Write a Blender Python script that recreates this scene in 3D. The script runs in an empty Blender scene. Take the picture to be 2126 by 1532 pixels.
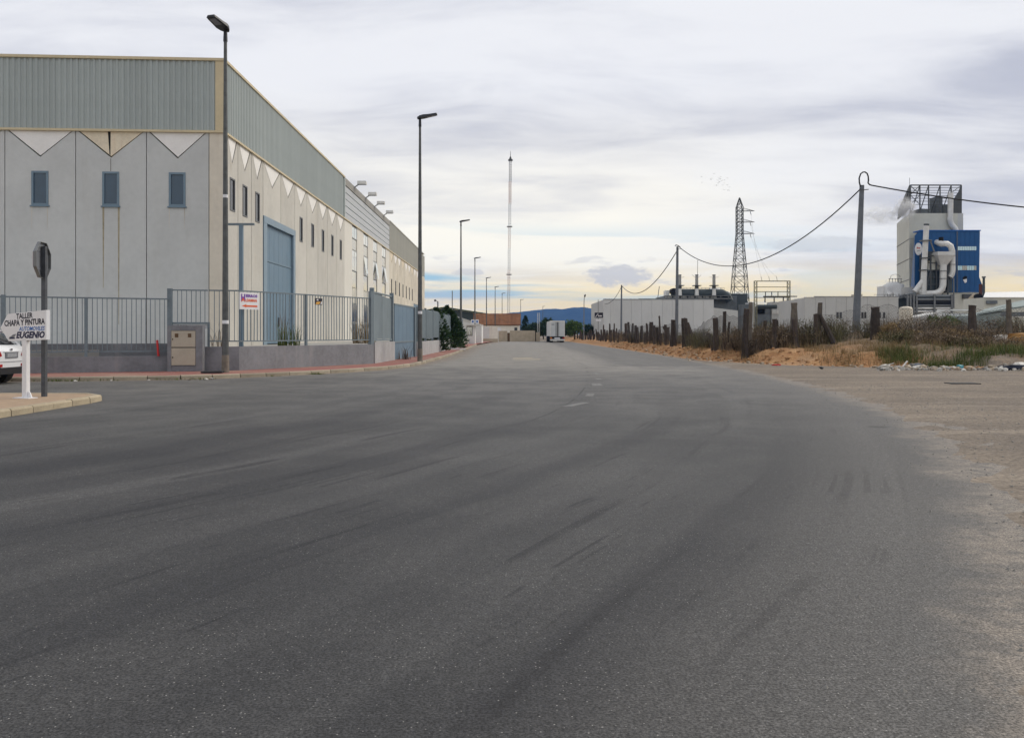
import bpy, math, random
from mathutils import Vector, Matrix, noise as mnoise
R = math.radians
scene = bpy.context.scene
# ------------------------------------------------------------------ camera
CAM_H, FPX, CX, HY = 1.5, 1780.0, 1063.0, 693.0
cam_d = bpy.data.cameras.new('camera'); cam = bpy.data.objects.new('camera', cam_d)
scene.collection.objects.link(cam)
cam.location = (0, 0, CAM_H); cam.rotation_euler = (R(90), 0, 0)
cam_d.sensor_width = 36; cam_d.lens = 36 * FPX / 2126
cam_d.shift_y = -(766 - HY) / 2126
cam_d.clip_start = 0.1; cam_d.clip_end = 30000
scene.camera = cam
# ------------------------------------------------------------------ light
SUN_EL, SUN_AZ = 40.0, 60.0          # azimuth clockwise from +Y
scene.view_settings.view_transform = 'Standard'; scene.view_settings.look = 'None'
scene.view_settings.exposure = 0.65; scene.view_settings.gamma = 1.0
scene.view_settings.use_curve_mapping = False
sun_d = bpy.data.lights.new('sun', 'SUN'); sun_d.energy = 1.3; sun_d.angle = R(30)
sun_d.color = (1.0, 0.92, 0.78)
sun = bpy.data.objects.new('sun', sun_d); scene.collection.objects.link(sun)
sv = Vector((math.sin(R(SUN_AZ)) * math.cos(R(SUN_EL)), math.cos(R(SUN_AZ)) * math.cos(R(SUN_EL)), math.sin(R(SUN_EL))))
sun.rotation_euler = sv.to_track_quat('Z', 'Y').to_euler(); sun.location = (0, 0, 300)
c = scene.cycles
c.use_denoising = True; c.use_adaptive_sampling = True; c.adaptive_threshold = 0.015
c.max_bounces = 6; c.diffuse_bounces = 3; c.glossy_bounces = 3; c.transmission_bounces = 4
c.volume_bounces = 1; c.transparent_max_bounces = 8
c.caustics_reflective = False; c.caustics_refractive = False

class NT:
    """small node-tree helper"""
    def __init__(s, tree): s.t = tree; s.n = tree.nodes; s.l = tree.links
    def node(s, typ, **kw):
        nd = s.n.new(typ)
        for k, v in kw.items(): setattr(nd, k, v)
        return nd
    def put(s, sock, v):
        if isinstance(v, bpy.types.NodeSocket): s.l.new(v, sock)
        elif v is not None: sock.default_value = v
    def math(s, op, a, b=None, c=None, clamp=False):
        nd = s.node('ShaderNodeMath', operation=op, use_clamp=clamp)
        s.put(nd.inputs[0], a); s.put(nd.inputs[1], b)
        if c is not None: s.put(nd.inputs[2], c)
        return nd.outputs[0]
    def sm(s, v, lo, hi, a=0.0, b=1.0):
        nd = s.node('ShaderNodeMapRange', interpolation_type='SMOOTHSTEP')
        s.put(nd.inputs['Value'], v)
        for k, x in (('From Min', lo), ('From Max', hi), ('To Min', a), ('To Max', b)): s.put(nd.inputs[k], x)
        return nd.outputs[0]
    def mix(s, f, a, b, mode='MIX'):
        nd = s.node('ShaderNodeMix', data_type='RGBA', blend_type=mode)
        s.put(nd.inputs[0], f); s.put(nd.inputs[6], col4(a)); s.put(nd.inputs[7], col4(b))
        return nd.outputs[2]
    def noise(s, vec, scale, detail=3.0, rough=0.55, dist=0.0):
        nd = s.node('ShaderNodeTexNoise')
        s.put(nd.inputs['Vector'], vec); nd.inputs['Scale'].default_value = scale
        nd.inputs['Detail'].default_value = detail; nd.inputs['Roughness'].default_value = rough
        nd.inputs['Distortion'].default_value = dist
        return nd.outputs['Fac']
    def voro(s, vec, scale, feature='F1', out='Distance'):
        nd = s.node('ShaderNodeTexVoronoi', feature=feature)
        s.put(nd.inputs['Vector'], vec); nd.inputs['Scale'].default_value = scale
        return nd.outputs[out]
    def vmul(s, vec, v):
        nd = s.node('ShaderNodeVectorMath', operation='MULTIPLY'); s.put(nd.inputs[0], vec); nd.inputs[1].default_value = v
        return nd.outputs[0]
    def vadd(s, vec, v):
        nd = s.node('ShaderNodeVectorMath', operation='ADD'); s.put(nd.inputs[0], vec); s.put(nd.inputs[1], v)
        return nd.outputs[0]
    def comb(s, x, y, z):
        nd = s.node('ShaderNodeCombineXYZ'); s.put(nd.inputs[0], x); s.put(nd.inputs[1], y); s.put(nd.inputs[2], z)
        return nd.outputs[0]
    def sep(s, v):
        nd = s.node('ShaderNodeSeparateXYZ'); s.put(nd.inputs[0], v); return nd.outputs
    def bump(s, h, strength, dist=0.02):
        nd = s.node('ShaderNodeBump'); s.put(nd.inputs['Height'], h)
        nd.inputs['Strength'].default_value = strength; nd.inputs['Distance'].default_value = dist
        return nd.outputs[0]
def col4(c):
    if isinstance(c, (tuple, list)): return (c[0], c[1], c[2], 1.0)
    return c
def lin(r, g, b):
    f = lambda v: (v / 255 / 12.92) if v <= 10.3 else ((v / 255 + 0.055) / 1.055) ** 2.4
    return (f(r), f(g), f(b))

# ------------------------------------------------------------------ world: sky seen through a broken cloud deck
world = bpy.data.worlds.new('World'); scene.world = world; world.use_nodes = True
w = NT(world.node_tree); w.n.clear()
tc = w.node('ShaderNodeTexCoord'); D = tc.outputs['Generated']
dx, dy, dz = w.sep(D)
zc = w.math('MAXIMUM', dz, 0.0)
sky = w.node('ShaderNodeTexSky', sky_type='NISHITA', sun_disc=False, sun_elevation=R(SUN_EL), sun_rotation=R(SUN_AZ))
nishi = w.mix(1.0, sky.outputs[0], (0.09, 0.09, 0.09), 'MULTIPLY')
inv = w.math('DIVIDE', 1.0, w.math('ADD', zc, 0.10))
P2 = w.comb(w.math('MULTIPLY', dx, inv), w.math('MULTIPLY', dy, inv), 0.0)
# deck: broad streaks lying across the view, finer ripple on top
n1 = w.noise(w.vadd(w.vmul(P2, (0.50, 0.85, 1)), (3.1, 0.4, 0)), 1.0, 4, 0.5, 0.35)
n2 = w.noise(w.vadd(w.vmul(P2, (1.5, 3.0, 1)), (7.7, 2.4, 0)), 1.0, 5, 0.6, 0.5)
nn = w.math('ADD', w.math('MULTIPLY', n1, 0.70), w.math('MULTIPLY', n2, 0.30))
lum = w.sm(nn, 0.37, 0.59)
grey = lin(184, 187, 200); white = lin(230, 231, 235)
deck = w.mix(lum, grey, white)
# towards the horizon the deck thins, so it gets brighter and warmer, most of all below the hidden sun
sdx, sdy = math.sin(R(SUN_AZ)), math.cos(R(SUN_AZ))
hl = w.math('SQRT', w.math('ADD', w.math('MULTIPLY', dx, dx), w.math('MULTIPLY', dy, dy)))
cosaz = w.math('DIVIDE', w.math('ADD', w.math('MULTIPLY', dx, sdx), w.math('MULTIPLY', dy, sdy)), w.math('MAXIMUM', hl, 0.001))
toward = w.sm(cosaz, -0.4, 0.9)
azr = w.math('ARCTAN2', dx, dy)
thick = w.sm(w.math('ADD', azr, w.math('MULTIPLY', w.math('SUBTRACT', n1, 0.5), 0.5)), 0.10, 0.46)
low = w.math('MULTIPLY', w.sm(zc, 0.29, 0.10), w.math('SUBTRACT', 1.0, w.math('MULTIPLY', thick, 0.72)))
deck = w.mix(w.math('MULTIPLY', low, w.sm(nn, 0.33, 0.54, 0.50, 1.0)), deck, (1.0, 0.955, 0.83))
glow = w.math('MULTIPLY', w.sm(w.math('ADD', zc, w.math('MULTIPLY', w.math('SUBTRACT', n2, 0.5), 0.05)), 0.088, 0.038), w.math('MULTIPLY', w.math('MULTIPLY', toward, 1.0), w.sm(n2, 0.30, 0.55, 0.55, 1.0)))
deck = w.mix(glow, deck, (1.10, 0.84, 0.34))
# gaps of blue sky low down
A = w.comb(w.math('MULTIPLY', w.math('ARCTAN2', dx, dy), 2.6), w.math('MULTIPLY', zc, 34.0), 0.37)
g1 = w.noise(w.vadd(A, (5.0, 1.1, 0)), 1.0, 4, 0.5, 0.3)
gap = w.math('MULTIPLY', w.sm(g1, 0.45, 0.57), w.math('MULTIPLY', w.sm(zc, 0.015, 0.045), w.sm(zc, 0.135, 0.085)))
gap = w.math('MULTIPLY', gap, w.sm(cosaz, 0.93, 0.45))
blue = w.mix(0.62, nishi, lin(150, 205, 232))
deck = w.mix(w.math('MULTIPLY', gap, 0.95), deck, blue)
# small low cumulus scraps, grey underneath
B = w.comb(w.math('MULTIPLY', w.math('ARCTAN2', dx, dy), 9.0), w.math('MULTIPLY', zc, 34.0), 2.0)
b1 = w.noise(w.vadd(B, (0.55, 0.3, 0)), 1.0, 5, 0.6, 0.2)
scrap = w.math('MULTIPLY', w.sm(b1, 0.585, 0.66), w.math('MULTIPLY', w.sm(zc, 0.035, 0.06), w.sm(zc, 0.125, 0.075)))
deck = w.mix(w.math('MULTIPLY', scrap, 0.45), deck, lin(196, 196, 200))
# three separate low clouds: a ragged heap and two thin bars
rag = w.math('MULTIPLY', w.math('SUBTRACT', w.noise(w.vadd(w.comb(w.math('MULTIPLY', azr, 60.0), w.math('MULTIPLY', zc, 110.0), 0.0), (2.0, 0.7, 0)), 1.0, 5, 0.62), 0.5), 2.6)
for ca, cz_, ha, hz_, k_ in ((0.124, 0.067, 0.040, 0.0135, 0.80), (-0.052, 0.0715, 0.020, 0.0045, 0.55), (-0.065, 0.044, 0.075, 0.0065, 0.35), (0.345, 0.098, 0.06, 0.010, 0.45)):
    ea = w.math('DIVIDE', w.math('SUBTRACT', azr, ca), ha); ez = w.math('DIVIDE', w.math('SUBTRACT', zc, cz_), hz_)
    r2 = w.math('ADD', w.math('ADD', w.math('MULTIPLY', ea, ea), w.math('MULTIPLY', ez, ez)), rag)
    deck = w.mix(w.math('MULTIPLY', w.sm(r2, 1.1, 0.35), k_), deck, lin(200, 199, 200))
# below the horizon: dull earth
deck = w.mix(w.sm(dz, -0.002, -0.03), deck, (0.16, 0.15, 0.13))
bgn = w.node('ShaderNodeBackground'); w.put(bgn.inputs['Color'], deck); bgn.inputs['Strength'].default_value = 0.72
wo = w.node('ShaderNodeOutputWorld'); w.l.new(bgn.outputs[0], wo.inputs['Surface'])

# ------------------------------------------------------------------ helpers
COL = scene.collection
def link(o): COL.objects.link(o); return o
def at(px, Y): return (px - CX) / FPX * Y          # picture column -> X at distance Y
def zt(py, Y): return CAM_H - (py - HY) / FPX * Y  # picture row -> height at distance Y
rng = random.Random(7)

class MB:
    def __init__(s): s.v = []; s.f = []; s.s = []
    def add(s, vs, fs, smooth=False):
        b = len(s.v); s.v.extend([tuple(v) for v in vs])
        for f in fs: s.f.append(tuple(b + i for i in f)); s.s.append(smooth)
        return s
    def box(s, x0, x1, y0, y1, z0, z1):
        return s.add([(x0,y0,z0),(x1,y0,z0),(x1,y1,z0),(x0,y1,z0),(x0,y0,z1),(x1,y0,z1),(x1,y1,z1),(x0,y1,z1)],
                     [(0,3,2,1),(4,5,6,7),(0,1,5,4),(1,2,6,5),(2,3,7,6),(3,0,4,7)])
    def obox(s, c, a, b, cc):      # centre and three half-axis vectors
        c, a, b, cc = map(Vector, (c, a, b, cc))
        vs = [c + a*i + b*j + cc*k for k in (-1,1) for i, j in ((-1,-1),(1,-1),(1,1),(-1,1))]
        return s.add(vs, [(0,3,2,1),(4,5,6,7),(0,1,5,4),(1,2,6,5),(2,3,7,6),(3,0,4,7)])
    def prism(s, pts, off):        # planar outline (3D points) swept by an offset vector
        n = len(pts); off = Vector(off); p = [Vector(q) for q in pts]
        fs = [tuple(range(n))[::-1], tuple(range(n, 2*n))] + [(i, (i+1) % n, n + (i+1) % n, n + i) for i in range(n)]
        return s.add(p + [q + off for q in p], fs)
    def bar(s, p, q, w, h=None, up=(0,0,1)):
        p, q = Vector(p), Vector(q); d = q - p; L = d.length; d.normalize()
        u = Vector(up)
        if abs(d.dot(u)) > 0.95: u = Vector((1,0,0))
        a = d.cross(u).normalized(); b = a.cross(d)
        return s.obox((p + q) / 2, a * w / 2, b * (h or w) / 2, d * L / 2)
    def tube(s, path, r, n=8, cap=True, smooth=True):
        path = [Vector(p) for p in path]; rs = r if isinstance(r, (list, tuple)) else [r] * len(path)
        vs = []; a = None
        for i, p in enumerate(path):
            d = (path[min(i+1, len(path)-1)] - path[max(i-1, 0)]).normalized()
            if a is None:
                u = Vector((0,0,1)) if abs(d.z) < 0.9 else Vector((1,0,0)); a = d.cross(u).normalized()
            else:
                a = (a - d * a.dot(d)).normalized()
            b = d.cross(a)
            for k in range(n):
                t = 2 * math.pi * k / n; vs.append(p + (a * math.cos(t) + b * math.sin(t)) * rs[i])
        fs = [(i*n + k, i*n + (k+1) % n, (i+1)*n + (k+1) % n, (i+1)*n + k) for i in range(len(path)-1) for k in range(n)]
        s.add(vs, fs, smooth)
        if cap:
            e = (len(path)-1) * n
            s.add(vs[:n], [tuple(range(n))[::-1]]); s.add(vs[e:e+n], [tuple(range(n))])
        return s
    def cyl(s, x, y, z0, z1, r0, r1=None, n=12): return s.tube([(x,y,z0),(x,y,z1)], [r0, r0 if r1 is None else r1], n)
    def mesh(s, name, org=(0,0,0)):
        m = bpy.data.meshes.new(name); o = Vector(org)
        m.from_pydata([(v[0]-o[0], v[1]-o[1], v[2]-o[2]) for v in s.v], [], s.f)
        if any(s.s): m.polygons.foreach_set('use_smooth', s.s)
        m.update(); return m

def tag(o, label=None, cat=None, group=None, kind=None):
    for k, v in (('label', label), ('category', cat), ('group', group), ('kind', kind)):
        if v: o[k] = v
    return o
def thing(name, label, cat, loc=(0,0,0), rotz=0.0, group=None):
    o = link(bpy.data.objects.new(name, None)); o.empty_display_size = 0.2
    o.location = loc; o.rotation_euler = (0, 0, rotz)
    return tag(o, label, cat, group)
ORG = {}
def wthing(name, label, cat, loc, group=None):      # its parts are written in world coordinates
    o = thing(name, label, cat, loc, 0, group); ORG[o.name] = Vector(loc); return o
def part(name, mb, m, parent, label=None):
    org = ORG.get(parent.name, (0,0,0))
    me = mb if isinstance(mb, bpy.types.Mesh) else mb.mesh(name, org)
    if m is not None and not me.materials: me.materials.append(MAT[m] if isinstance(m, str) else m)
    o = link(bpy.data.objects.new(name, me)); o.parent = parent
    ORG[o.name] = org
    if label: o['label'] = label
    return o
def solo(name, mb, m, label, cat, loc, group=None):  # a thing that is one mesh, written in world coordinates
    me = mb.mesh(name, loc); me.materials.append(MAT[m] if isinstance(m, str) else m)
    o = link(bpy.data.objects.new(name, me)); o.location = loc
    return tag(o, label, cat, group)
def struct(name, mb, m, kind='structure', label=None):
    me = mb if isinstance(mb, bpy.types.Mesh) else mb.mesh(name)
    me.materials.append(MAT[m] if isinstance(m, str) else m)
    o = link(bpy.data.objects.new(name, me)); o['kind'] = kind
    if label: o['label'] = label
    return o
def copy_tree(o, parent=None):
    k = o.copy(); link(k)
    if parent: k.parent = parent
    for ch in list(o.children): copy_tree(ch, k)
    return k

# ------------------------------------------------------------------ materials
MAT = {}
def M(name, rgb, rough=0.7, metal=0.0, var=0.12, vscale=2.0, bump=0.0, bscale=30.0, streak=0.0, scol=None, spec=0.4, rnd=0.0, coat=0.0):
    m = bpy.data.materials.new(name); m.use_nodes = True; t = NT(m.node_tree); MAT[name] = m
    b = t.n['Principled BSDF']; tcn = t.node('ShaderNodeTexCoord'); ob = tcn.outputs['Object']
    c = col4(rgb)
    if var:
        f = t.noise(ob, vscale, 5, 0.6)
        f2 = t.noise(ob, vscale * 9, 3, 0.6)
        k = t.sm(t.math('ADD', t.math('MULTIPLY', f, 0.65), t.math('MULTIPLY', f2, 0.35)), 0.3, 0.7, 1 - var, 1 + var)
        c = t.mix(1.0, c, t.comb(k, k, k), 'MULTIPLY')
    if rnd:
        oi = t.node('ShaderNodeObjectInfo'); r = t.sm(oi.outputs['Random'], 0, 1, 1 - rnd, 1 + rnd)
        c = t.mix(1.0, c, t.comb(r, r, r), 'MULTIPLY')
    if streak:
        st = t.noise(t.vmul(ob, (2.2, 2.2, 0.10)), 1.6, 4, 0.6)
        pa = t.noise(ob, 0.35, 3)
        k = t.math('MULTIPLY', t.sm(st, 0.5, 0.72), t.sm(pa, 0.42, 0.62))
        c = t.mix(t.math('MULTIPLY', k, streak), c, scol or (0.12, 0.09, 0.06))
    t.put(b.inputs['Base Color'], c)
    b.inputs['Roughness'].default_value = rough; b.inputs['Metallic'].default_value = metal
    b.inputs['Specular IOR Level'].default_value = spec
    if coat: b.inputs['Coat Weight'].default_value = coat; b.inputs['Coat Roughness'].default_value = 0.08
    if bump:
        t.put(b.inputs['Normal'], t.bump(t.noise(ob, bscale, 4, 0.65), bump, 0.02))
    return m
M('panel_grey', (0.545, 0.555, 0.545), 0.85, var=0.07, vscale=0.5, bump=0.25, bscale=60, streak=0.10, scol=(0.33, 0.30, 0.25), rnd=0.03)
M('panel_cream', (0.535, 0.515, 0.47), 0.85, var=0.08, vscale=0.5, bump=0.15, bscale=60, streak=0.35, scol=(0.36, 0.30, 0.22), rnd=0.045)
M('panel_old', (0.60, 0.55, 0.46), 0.88, var=0.12, vscale=0.6, bump=0.2, bscale=60, streak=0.65, scol=(0.25, 0.19, 0.12), rnd=0.04)
M('panel_white', (0.70, 0.675, 0.615), 0.8, var=0.04, vscale=0.4, streak=0.15, scol=(0.45, 0.37, 0.27))
M('inset_white', (0.83, 0.81, 0.78), 0.85, var=0.06, vscale=1.5)
M('inset_rust', (0.74, 0.65, 0.50), 0.85, var=0.14, vscale=1.2, streak=0.45, scol=(0.48, 0.28, 0.14))
M('stain', (0.36, 0.315, 0.22), 0.9, var=0.25, vscale=3)
M('joint', (0.10, 0.085, 0.065), 0.9)
M('trim_beige', (0.60, 0.505, 0.33), 0.6, var=0.08)
M('cladding', (0.365, 0.405, 0.395), 0.48, var=0.05, vscale=1.0, spec=0.5, rnd=0.035)
M('cladding_tan', (0.40, 0.395, 0.345), 0.5, var=0.06, vscale=1.0, rnd=0.04)
M('cladding_board', (0.47, 0.49, 0.51), 0.5, var=0.04, vscale=1.0, rnd=0.03)
M('parapet', (0.30, 0.29, 0.27), 0.8, var=0.1)
M('frame_blue', (0.155, 0.225, 0.285), 0.5, var=0.06)
M('frame_mid', (0.27, 0.28, 0.28), 0.5, var=0.05)
M('frame_light', (0.22, 0.295, 0.36), 0.5, var=0.06)
M('corner_cream', (0.68, 0.62, 0.52), 0.85, var=0.08, vscale=0.5, bump=0.15, bscale=60, streak=0.3, scol=(0.42, 0.33, 0.22))
M('frame_dark', (0.13, 0.135, 0.14), 0.5, var=0.05)
M('steel_blue', (0.165, 0.205, 0.230), 0.55, var=0.12, vscale=5, rnd=0.04)
M('gate_blue', (0.125, 0.195, 0.265), 0.5, var=0.10, vscale=1.2, streak=0.25, scol=(0.06, 0.08, 0.10), rnd=0.03)
M('gate_grey', (0.175, 0.220, 0.245), 0.55, var=0.10, vscale=1.2, streak=0.25, scol=(0.08, 0.09, 0.09), rnd=0.04)
M('door_blue', (0.14, 0.215, 0.285), 0.5, var=0.06, vscale=1.0, streak=0.2, scol=(0.1, 0.14, 0.18))
M('glass_blue', (0.02, 0.06, 0.11), 0.12, var=0.1, spec=0.6)
M('glass_dark', (0.025, 0.025, 0.03), 0.12, var=0.15, spec=0.6)
M('glass_sky', (0.62, 0.62, 0.58), 0.08, metal=0.9, var=0.1)
M('glass_pale', (0.50, 0.48, 0.42), 0.2, var=0.1)
M('wall_grey', (0.205, 0.212, 0.228), 0.85, var=0.2, vscale=1.0, bump=0.2, bscale=20, streak=0.5, scol=(0.30, 0.29, 0.29))
M('wall_light', (0.37, 0.37, 0.375), 0.85, var=0.14, vscale=1.2, streak=0.4, scol=(0.2, 0.2, 0.2))
M('concrete', (0.36, 0.34, 0.31), 0.88, var=0.15, vscale=1.5, bump=0.3)
M('lamp_steel', (0.10, 0.105, 0.105), 0.55, metal=0.3, var=0.28, vscale=6)
M('rust_base', (0.19, 0.165, 0.135), 0.9, var=0.3, vscale=4)
M('lamp_head', (0.016, 0.018, 0.024), 0.45, var=0.05)
M('lamp_lens', (0.20, 0.21, 0.24), 0.25, var=0.0)
M('sign_white', (0.74, 0.74, 0.76), 0.5, var=0.05)
M('sign_metal', (0.20, 0.21, 0.23), 0.5, metal=0.4, var=0.12)
M('post_grey', (0.075, 0.08, 0.09), 0.55, metal=0.2, var=0.3, vscale=5)
M('ink_black', (0.015, 0.015, 0.03), 0.5, var=0)
M('ink_navy', (0.012, 0.014, 0.06), 0.5, var=0)
M('ink_blue', (0.01, 0.12, 0.42), 0.5, var=0)
M('ink_violet', (0.16, 0.05, 0.36), 0.5, var=0)
M('ink_orange', (0.72, 0.11, 0.02), 0.5, var=0)
M('ink_yellow', (0.70, 0.38, 0.08), 0.5, var=0)
M('ink_white', (0.8, 0.8, 0.8), 0.5, var=0)
M('ink_red', (0.55, 0.03, 0.03), 0.5, var=0)
M('cabinet', (0.43, 0.39, 0.31), 0.6, var=0.08)
M('car_white', (0.74, 0.75, 0.77), 0.25, var=0.0, spec=0.5, coat=0.6)
M('car_glass', (0.012, 0.013, 0.016), 0.08, var=0, spec=0.6)
M('car_black', (0.012, 0.012, 0.014), 0.6, var=0.1)
M('tyre', (0.014, 0.014, 0.014), 0.85, var=0.2, vscale=12)
M('rim', (0.35, 0.35, 0.36), 0.35, metal=0.8, var=0)
M('lens_red', (0.36, 0.012, 0.012), 0.2, var=0)
M('lens_amber', (0.6, 0.17, 0.02), 0.2, var=0)
M('plate', (0.30, 0.31, 0.33), 0.5, var=0.2, vscale=20)
M('trailer', (0.56, 0.58, 0.58), 0.45, var=0.06, vscale=1.2)
M('wood', (0.058, 0.046, 0.040), 0.95, var=0.35, vscale=4, bump=0.8, bscale=14, rnd=0.22)
M('wood_grey', (0.125, 0.108, 0.09), 0.95, var=0.3, vscale=4, bump=0.8, bscale=14, rnd=0.15)
M('wire', (0.085, 0.08, 0.08), 0.6, metal=0.2, var=0.1)
M('cable', (0.012, 0.013, 0.018), 0.6, var=0.1)
M('pole_concrete', (0.15, 0.165, 0.185), 0.85, var=0.22, vscale=3, bump=0.3, bscale=25)
M('galv', (0.18, 0.185, 0.185), 0.5, metal=0.35, var=0.12)
M('galv_dark', (0.085, 0.088, 0.085), 0.6, metal=0.2, var=0.12)
M('gantry', (0.20, 0.19, 0.12), 0.6, var=0.1)
M('duct', (0.66, 0.65, 0.62), 0.45, metal=0.15, var=0.14, vscale=0.6, streak=0.3, scol=(0.25, 0.2, 0.15))
M('chimney_steel', (0.30, 0.29, 0.27), 0.45, metal=0.4, var=0.15)
M('dark_metal', (0.055, 0.07, 0.075), 0.6, metal=0.1, var=0.25, vscale=0.6)
M('mid_metal', (0.13, 0.145, 0.155), 0.6, metal=0.1, var=0.3, vscale=0.6)
M('blue_clad', (0.006, 0.080, 0.240), 0.5, var=0.08, vscale=0.3, streak=0.4, scol=(0.01, 0.045, 0.12))
M('tower_cream', (0.60, 0.59, 0.51), 0.7, var=0.08, vscale=0.3, streak=0.3, scol=(0.3, 0.29, 0.24))
M('factory_white', (0.60, 0.605, 0.59), 0.75, var=0.05, vscale=0.25, streak=0.3, scol=(0.36, 0.36, 0.35), rnd=0.03)
M('factory_grey', (0.52, 0.52, 0.50), 0.8, var=0.06, vscale=0.3, streak=0.25, scol=(0.3, 0.3, 0.29), rnd=0.03)
M('sheet_green', (0.24, 0.285, 0.275), 0.7, var=0.12, vscale=0.6)
M('white_paint', (0.72, 0.72, 0.70), 0.6, var=0.06)
M('white_wall', (0.78, 0.73, 0.63), 0.8, var=0.08, streak=0.35, scol=(0.4, 0.33, 0.25))
M('beige_wall', (0.46, 0.385, 0.285), 0.9, var=0.16, vscale=1.5, bump=0.4, bscale=8)
M('brown_door', (0.12, 0.07, 0.035), 0.7)
M('roof_dark', (0.045, 0.06, 0.058), 0.7, var=0.12, vscale=0.4)
M('tank_cream', (0.55, 0.50, 0.40), 0.5, var=0.08, streak=0.5, scol=(0.3, 0.16, 0.08))
M('bark', (0.055, 0.042, 0.03), 0.9, var=0.3, vscale=6, bump=0.6)
M('black', (0.006, 0.006, 0.007), 0.8, var=0)
M('bird', (0.03, 0.03, 0.035), 0.8, var=0)
M('mast_red', (0.48, 0.30, 0.24), 0.7, var=0)
M('mast_grey', (0.28, 0.29, 0.30), 0.7, var=0)
M('debris_white', (0.50, 0.48, 0.44), 0.85, var=0.2, vscale=6, rnd=0.4)
M('debris_grey', (0.26, 0.25, 0.23), 0.9, var=0.2, vscale=6, rnd=0.35)
M('debris_black', (0.02, 0.02, 0.024), 0.6, var=0.2)
M('debris_blue', (0.05, 0.25, 0.30), 0.6, var=0.2)
M('clod', (0.33, 0.185, 0.088), 0.95, var=0.25, vscale=5, bump=0.5, bscale=10, rnd=0.2)
M('stone', (0.40, 0.33, 0.25), 0.92, var=0.2, vscale=6, bump=0.5, bscale=12, rnd=0.25)
M('mattress', (0.025, 0.03, 0.05), 0.8, var=0.2)
M('kerb', (0.40, 0.335, 0.235), 0.9, var=0.18, vscale=3, bump=0.35, bscale=25, rnd=0.1)
M('kerb_far', (0.315, 0.27, 0.205), 0.9, var=0.2, vscale=3, bump=0.3, bscale=25, rnd=0.12)
M('yard', (0.34, 0.33, 0.31), 0.9, var=0.15, vscale=0.6)
M('patch_dark', (0.035, 0.035, 0.037), 0.85, var=0.2, vscale=1.5, bump=0.3, bscale=60)
M('line_paint', (0.165, 0.165, 0.16), 0.8, var=0.5, vscale=9)
M('cover_sand', (0.44, 0.38, 0.27), 0.9, var=0.2, vscale=3)
def leafmat(name, rgb, rgb2):
    m = bpy.data.materials.new(name); m.use_nodes = True; t = NT(m.node_tree); MAT[name] = m
    b = t.n['Principled BSDF']; g = t.node('ShaderNodeNewGeometry')
    tcn = t.node('ShaderNodeTexCoord')
    f = t.math('ADD', t.math('MULTIPLY', g.outputs['Random Per Island'], 0.6), t.math('MULTIPLY', t.noise(tcn.outputs['Object'], 1.3, 2), 0.4))
    t.put(b.inputs['Base Color'], t.mix(t.sm(f, 0.2, 0.8), rgb, rgb2)); b.inputs['Roughness'].default_value = 0.75
    b.inputs['Specular IOR Level'].default_value = 0.2
leafmat('leaf_dry', (0.115, 0.085, 0.058), (0.265, 0.200, 0.132))
leafmat('leaf_straw', (0.17, 0.115, 0.055), (0.34, 0.245, 0.12))
leafmat('leaf_olive', (0.065, 0.066, 0.032), (0.175, 0.160, 0.080))
leafmat('leaf_twig', (0.070, 0.054, 0.042), (0.170, 0.132, 0.098))
leafmat('grass_green', (0.042, 0.075, 0.018), (0.14, 0.155, 0.048))
leafmat('leaf_dark', (0.012, 0.030, 0.014), (0.040, 0.072, 0.030))
leafmat('leaf_light', (0.040, 0.085, 0.022), (0.115, 0.170, 0.050))
leafmat('leaf_conifer', (0.020, 0.048, 0.022), (0.070, 0.115, 0.050))

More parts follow.
